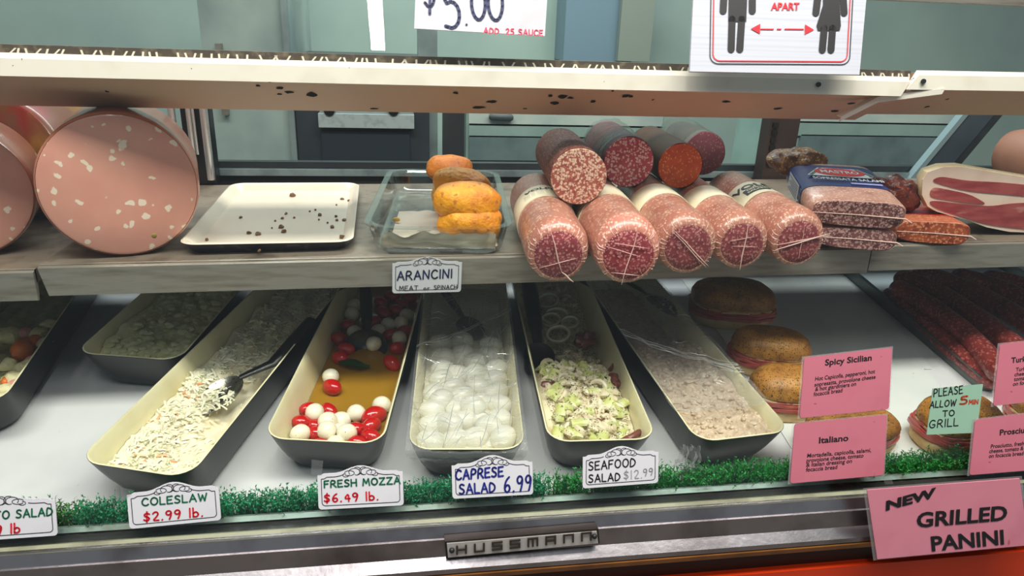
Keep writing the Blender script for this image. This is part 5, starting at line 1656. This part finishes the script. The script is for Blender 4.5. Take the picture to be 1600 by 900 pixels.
grass('short olive plastic grass strip beside the potato salad sign', 84, 128, GR[1], 4200)
grass('long teal plastic grass strip from the coleslaw sign to the caprese sign', 136, 846, GR[0], 5200)
grass('green plastic grass strip left of the seafood salad sign', 850, 912, GR[2], 4200)
grass('bright green plastic grass strip running right from the seafood salad sign', 914, 1700, GR[2], 5200)

# ---------------------------------------------------------------- signs
OUT = .0012
t = plaque('price_sign', 'white plaque reading POTATO SALAD, cut by the left edge of the frame', GLASS, [(-66, 847), (91, 836), (86, 777), (-70, 788)], (12, 774))
ink(t, GREENI, lambda m: write(m, 'POTATO SALAD', GLASS, (-60, 816), (82, 805), (-60, 803.5), 2.6, .0028))
ink(t, REDI, lambda m: write(m, '$2.99 lb', GLASS, (-55, 841), (31, 832), (-55, 826.5), 2.8, .0028))
t = plaque('price_sign', 'white plaque reading COLESLAW $2.99 lb on the glass below the coleslaw bin', GLASS, [(203, 826), (346, 812), (343, 758), (197, 770)], (270, 753))
ink(t, GREENI, lambda m: write(m, 'COLESLAW', GLASS, (222, 790.5), (323, 782), (221.5, 779), 2.4, .0028))
ink(t, REDI, lambda m: write(m, '$2.99 lb.', GLASS, (225, 815), (317, 806.5), (224.5, 801.5), 2.6, .0028))
t = plaque('price_sign', 'white plaque reading FRESH MOZZA $6.49 lb below the tomato bin', GLASS, [(498, 796), (631, 789), (630, 734), (495, 740)], (563, 727))
ink(t, GREENI, lambda m: write(m, 'FRESH MOZZA', GLASS, (507, 762), (625, 755.5), (506.5, 751.5), 2.4, .0028))
ink(t, REDI, lambda m: write(m, '$6.49 lb.', GLASS, (507, 785), (591, 781), (506.5, 772.5), 2.5, .0028))
t = plaque('price_sign', 'white plaque with blue handwriting reading CAPRESE SALAD 6.99', GLASS, [(707, 779), (833, 772), (832, 718), (705, 726)], (769, 711))
ink(t, BLUEI, lambda m: write(m, 'CAPRESE', GLASS, (712, 750), (786, 744), (712, 735), 3.0, .0028), lambda m: write(m, 'SALAD', GLASS, (718, 772), (774, 768.5), (717.5, 757), 2.8, .0028), lambda m: write(m, '6.99', GLASS, (788, 770), (830, 766), (788, 746), 3.0, .0028))
t = plaque('price_sign', 'white plaque with black handwriting reading SEAFOOD SALAD and a faint price', GLASS, [(910, 763), (1028, 754), (1028, 703), (911, 712)], (970, 697))
ink(t, INK, lambda m: write(m, 'SEAFOOD', GLASS, (920, 735), (993, 728.5), (920, 722), 1.9, .0028), lambda m: write(m, 'SALAD', GLASS, (920, 754), (969, 750.5), (920, 742), 1.9, .0028))
ink(t, INKG, lambda m: write(m, '$12.', GLASS, (975, 749), (1003, 747), (975, 736), 1.3, .0028), lambda m: write(m, '99', GLASS, (1005, 744), (1020, 742), (1005, 733), 1.4, .0028), name='faint_lettering')
ALP = Plane((0, .9605, 0), (0, -1, 0))
t = plaque('price_sign', 'white plaque reading ARANCINI MEAT or SPINACH on the shelf edge', ALP, [(613, 458), (720, 455.5), (722, 407), (613, 410)], (668, 401))
ink(t, NAVYI, lambda m: write(m, 'ARANCINI', ALP, (621, 438), (706, 434), (621, 424.5), 2.2, .0028))
ink(t, INK, lambda m: write(m, 'MEAT', ALP, (624, 454), (653, 453.5), (624, 447), 1.1, .0028), lambda m: write(m, 'or', ALP, (662, 453), (671, 453), (662, 447.5), 1.1, .0028), lambda m: write(m, 'SPINACH', ALP, (678, 452.5), (714, 451.5), (678, 446), 1.05, .0028), name='small_lettering')
# $5.00 card
t = quad_sign('price_card', 'large white handwritten card reading $5.00 ADD .25 SAUCE at the top of the glass', 'price sign', GLASS, [(647, 45), (851, 57), (860, -80), (652, -80)], mat('card_paper', (186, 186, 192), .5, var=(30, (176, 176, 184), .5, .8)))
ink(t, NAVYI, lambda m: write(m, '$', GLASS, (664, 16), (680, 15), (664, -44), 4.5, .003), lambda m: write(m, '5', GLASS, (697, 46), (721, 43), (690, -22), 5.2, .003), lambda m: write(m, '.', GLASS, (728, 39), (730, 38), (728, 34), 3.2, .003), lambda m: write(m, '0', GLASS, (737, 33), (760, 32), (735, -22), 5.0, .003), lambda m: write(m, '0', GLASS, (763, 34), (787, 33), (761, -22), 5.0, .003))
ink(t, PINKI, lambda m: write(m, 'ADD .25 SAUCE', GLASS, (756, 52), (848, 56), (756, 43), 1.7, .003), name='red_lettering')
# distancing sign
CORR = mat('corrugated_white', (184, 188, 198), .45, var=(90, (174, 178, 190), .45, .7), stretch=(.02, 1, 3))
t = quad_sign('distancing_sign', 'white corrugated sign with two black figures and the red word APART', 'sign', GLASS, [(1076, 113), (1340, 118), (1368, -190), (1090, -190)], CORR, .004, .001)
GP = GLASS
def rr_line(mb, x0, x1, y1, r, wpx, off):
    pts = [(x0 + 4, -160), (x0, y1 - r)] + [(x0 + r - r * math.cos(a), y1 - r + r * math.sin(a)) for a in [math.pi / 2 * k / 8 for k in range(1, 9)]] + [(x1 - r + r * math.sin(a), y1 - r + r * math.cos(a)) for a in [math.pi / 2 * k / 8 for k in range(0, 9)]] + [(x1 + 13, -160)]
    P = [U(x, y + (x - x0) * .006, GP, off) for x, y in pts]
    for a, b in zip(P, P[1:]):
        if (b - a).length < 1e-6: continue
        n = (b - a).normalized().cross(GP.n) * (wpx * .0009 / 2)
        mb.add([a - n, b - n, b + n, a + n], [(0, 1, 2, 3)])
ink(t, INK, lambda m: rr_line(m, 1109.5, 1328, 99.5, 13, 1.4, .006), name='border_line')
ink(t, REDI, lambda m: rr_line(m, 1114, 1324, 95, 11, 1.6, .006), name='red_border_line')
def pxpoly(mb, pts, off=.006): mb.add([U(x, y, GP, off) for x, y in pts], [list(range(len(pts)))])
def capsule(mb, x0, y0, x1, y1, w, off=.006):
    n = 10; d = math.atan2(y1 - y0, x1 - x0); r = w / 2
    pts = [(x0 + r * math.cos(d + math.pi / 2 + math.pi * k / n), y0 + r * math.sin(d + math.pi / 2 + math.pi * k / n)) for k in range(n + 1)] + [(x1 + r * math.cos(d - math.pi / 2 + math.pi * k / n), y1 + r * math.sin(d - math.pi / 2 + math.pi * k / n)) for k in range(n + 1)]
    pxpoly(mb, pts, off)
m = MB()
pxpoly(m, [(1140, -66), (1170, -66), (1166, 34), (1138, 34)])
capsule(m, 1144, 30, 1142.5, 77, 11); capsule(m, 1159, 30, 1156, 77, 11)
capsule(m, 1134, -55, 1130, 17, 11); capsule(m, 1176, -55, 1175.5, 17, 11)
m.disc(U(1156, -88, GP, .006), .014, Vector((1, 0, 0)), (GL1 - GL0).normalized(), 24)
link('man_pictogram', m, INK, t, world=True, smooth=False)
m = MB()
pxpoly(m, [(1288, -66), (1312, -66), (1312, 8), (1314, 40), (1312, 48), (1278, 48), (1276, 40), (1286, 8)])
capsule(m, 1288, 44, 1285, 78, 11); capsule(m, 1301, 44, 1298.5, 78, 11)
capsule(m, 1284, -55, 1275, 20, 11); capsule(m, 1314, -55, 1319, 20, 11)
m.disc(U(1301, -88, GP, .006), .014, Vector((1, 0, 0)), (GL1 - GL0).normalized(), 24)
link('woman_pictogram', m, INK, t, world=True, smooth=False)
m = MB()
pxpoly(m, [(1173, 45), (1188, 37), (1187.5, 53)]); pxpoly(m, [(1272, 46.5), (1258, 38), (1257.5, 54)])
for a, b in ((1188, 1209), (1214, 1221), (1226, 1256)):
    pxpoly(m, [(a, 44.5), (b, 44.8), (b, 46.6), (a, 46.3)])
link('red_arrows', m, REDI, t, world=True, smooth=False)
ink(t, REDI, lambda m: print_(m, 'APART', GLASS, (1204.5, 15.5), (1249, 15.5), (1205, 4), .006, .03))
# pink cards
def body(m, rows, pl=GLASS):
    for s, a, b, h in rows: print_(m, s, pl, a, b, (a[0] + .5, a[1] - h), .0026, .012, .05)
t = quad_sign('menu_card', 'pink laminated card headed Spicy Sicilian, above the Italiano card', 'menu card', GLASS, [(1249, 653), (1388, 639), (1393, 543), (1256, 559)], PINK, border=.003, corner=.004)
ink(t, INK, lambda m: print_(m, 'Spicy Sicilian', GLASS, (1289, 571), (1362, 563), (1289.5, 561.5), .0026, .024))
ink(t, INK, lambda m: body(m, [('Hot Capicolla, pepperoni, hot', (1273.5, 595), (1367, 583), 6.4), ('sopresatta, provolone cheese', (1272.5, 604), (1368, 591.5), 6.4), ('& hot giardiniera on', (1273.5, 611), (1337.5, 602.5), 6.4), ('focaccia bread', (1271, 619), (1316, 612.5), 6.4)]), name='small_lettering')
t = quad_sign('menu_card', 'pink laminated card headed Italiano, just above the steel rail', 'menu card', GLASS, [(1234, 755), (1380, 742), (1385, 648), (1241, 662)], PINK, border=.003, corner=.004)
ink(t, INK, lambda m: print_(m, 'Italiano', GLASS, (1279.5, 692.5), (1325.5, 688.5), (1280, 683), .0026, .024))
ink(t, INK, lambda m: body(m, [('Mortadella, capicolla, salami,', (1261, 715), (1361, 706), 6.4), ('provolone cheese, tomato', (1260, 722.5), (1349, 714.5), 6.4), ('& Italian dressing on', (1259.5, 729.5), (1331, 723), 6.4), ('focaccia bread', (1259, 737), (1308, 732.5), 6.4)]), name='small_lettering')
t = quad_sign('menu_card', 'pink laminated card headed Turkey at the right edge, upper of two', 'menu card', GLASS, [(1551, 634), (1690, 619), (1696, 524), (1562, 538)], PINK, border=.003, corner=.004)
ink(t, INK, lambda m: print_(m, 'Turkey', GLASS, (1580, 567), (1614, 563.5), (1580.5, 558.5), .0026, .024))
ink(t, INK, lambda m: body(m, [('Turkey, provolone', (1587, 580.5), (1645, 574), 6.2), ('cheese, lettuce &', (1585, 588), (1640, 582), 6.2), ('tomato', (1584, 595.5), (1608, 592.5), 6.2), ('on focaccia bread', (1582.5, 603), (1640, 596), 6.2)]), name='small_lettering')
t = quad_sign('menu_card', 'pink laminated card headed Prosciutto at the right edge, lower of two', 'menu card', GLASS, [(1514, 742), (1660, 730), (1668, 638), (1523, 656)], PINK, off=.0036, border=.003, corner=.004)
ink(t, INK, lambda m: print_(m, 'Prosciutto', GLASS, (1562, 680), (1617, 674.5), (1562.5, 671), .0052, .024))
ink(t, INK, lambda m: [print_(m, s, GLASS, a, b, (a[0] + .5, a[1] - 6.2), .0052, .012, .05) for s, a, b in (('Prosciutto, fresh', (1548, 700.5), (1600, 695.5)), ('cheese, tomato &', (1545.5, 708), (1599, 703)), ('on focaccia bread', (1545, 715.5), (1599, 711)))], name='small_lettering')
t = quad_sign('note_card', 'small mint green note reading PLEASE ALLOW 5 MIN TO GRILL', 'note', GLASS, [(1447, 679), (1525, 676), (1535, 600), (1457, 607)], MINT)
ink(t, INK, lambda m: write(m, 'PLEASE', GLASS, (1459, 620), (1504, 614.5), (1459.5, 608), 1.6, .0026), lambda m: write(m, 'ALLOW', GLASS, (1452.5, 637.5), (1493, 634), (1454, 627.5), 1.6, .0026), lambda m: write(m, 'TO', GLASS, (1473, 651), (1491, 649.5), (1473.5, 642), 1.6, .0026), lambda m: write(m, 'GRILL', GLASS, (1452, 669), (1497, 665), (1453, 657), 1.6, .0026))
ink(t, RUST, lambda m: write(m, '5', GLASS, (1500, 632), (1511, 631), (1501, 620), 2.6, .0026), lambda m: write(m, 'MIN', GLASS, (1514, 631.5), (1528, 631), (1514.5, 625), 1.7, .0026), name='rust_lettering')
NP = Plane((0, .684, .70), (0, -1, .12))
t = quad_sign('panini_sign', 'large pink laminated sign reading NEW GRILLED PANINI on the chrome rail', 'sign', NP, [(1370, 873), (1606, 851), (1592, 747), (1354, 765)], PINK2, border=.005)
ink(t, INK, lambda m: print_(m, 'NEW', NP, (1384, 797.5), (1462, 776), (1381, 784), .0028, .05, .15))
ink(t, INK, lambda m: print_(m, 'GRILLED', NP, (1432, 824), (1573, 812), (1433, 801), .0028, .03), lambda m: print_(m, 'PANINI', NP, (1456, 861), (1569, 850), (1454, 838), .0028, .03))
# clear tape on the glass
TAPE = clear('clear_tape', (.95, .955, .955), 1.2, 1.5, .2, None, .03)
for i, (c, lab) in enumerate([([(188, 762), (208, 765), (205, 772), (192, 782)], 'clear tape tab at the upper left corner of the coleslaw plaque'), ([(487, 718), (505, 720), (503, 742), (486, 742)], 'clear tape tab above the left corner of the fresh mozza plaque'), ([(1378, 742), (1390, 740), (1396, 756), (1383, 757)], 'clear tape tab at the lower right corner of the Italiano card')]):
    m = MB(); P = [U(*q, GLASS, .0032) for q in c]; m.slab(P, GLASS.n * .0003)
    tag(link('tape', m, TAPE, world=True, smooth=False), lab, 'tape')
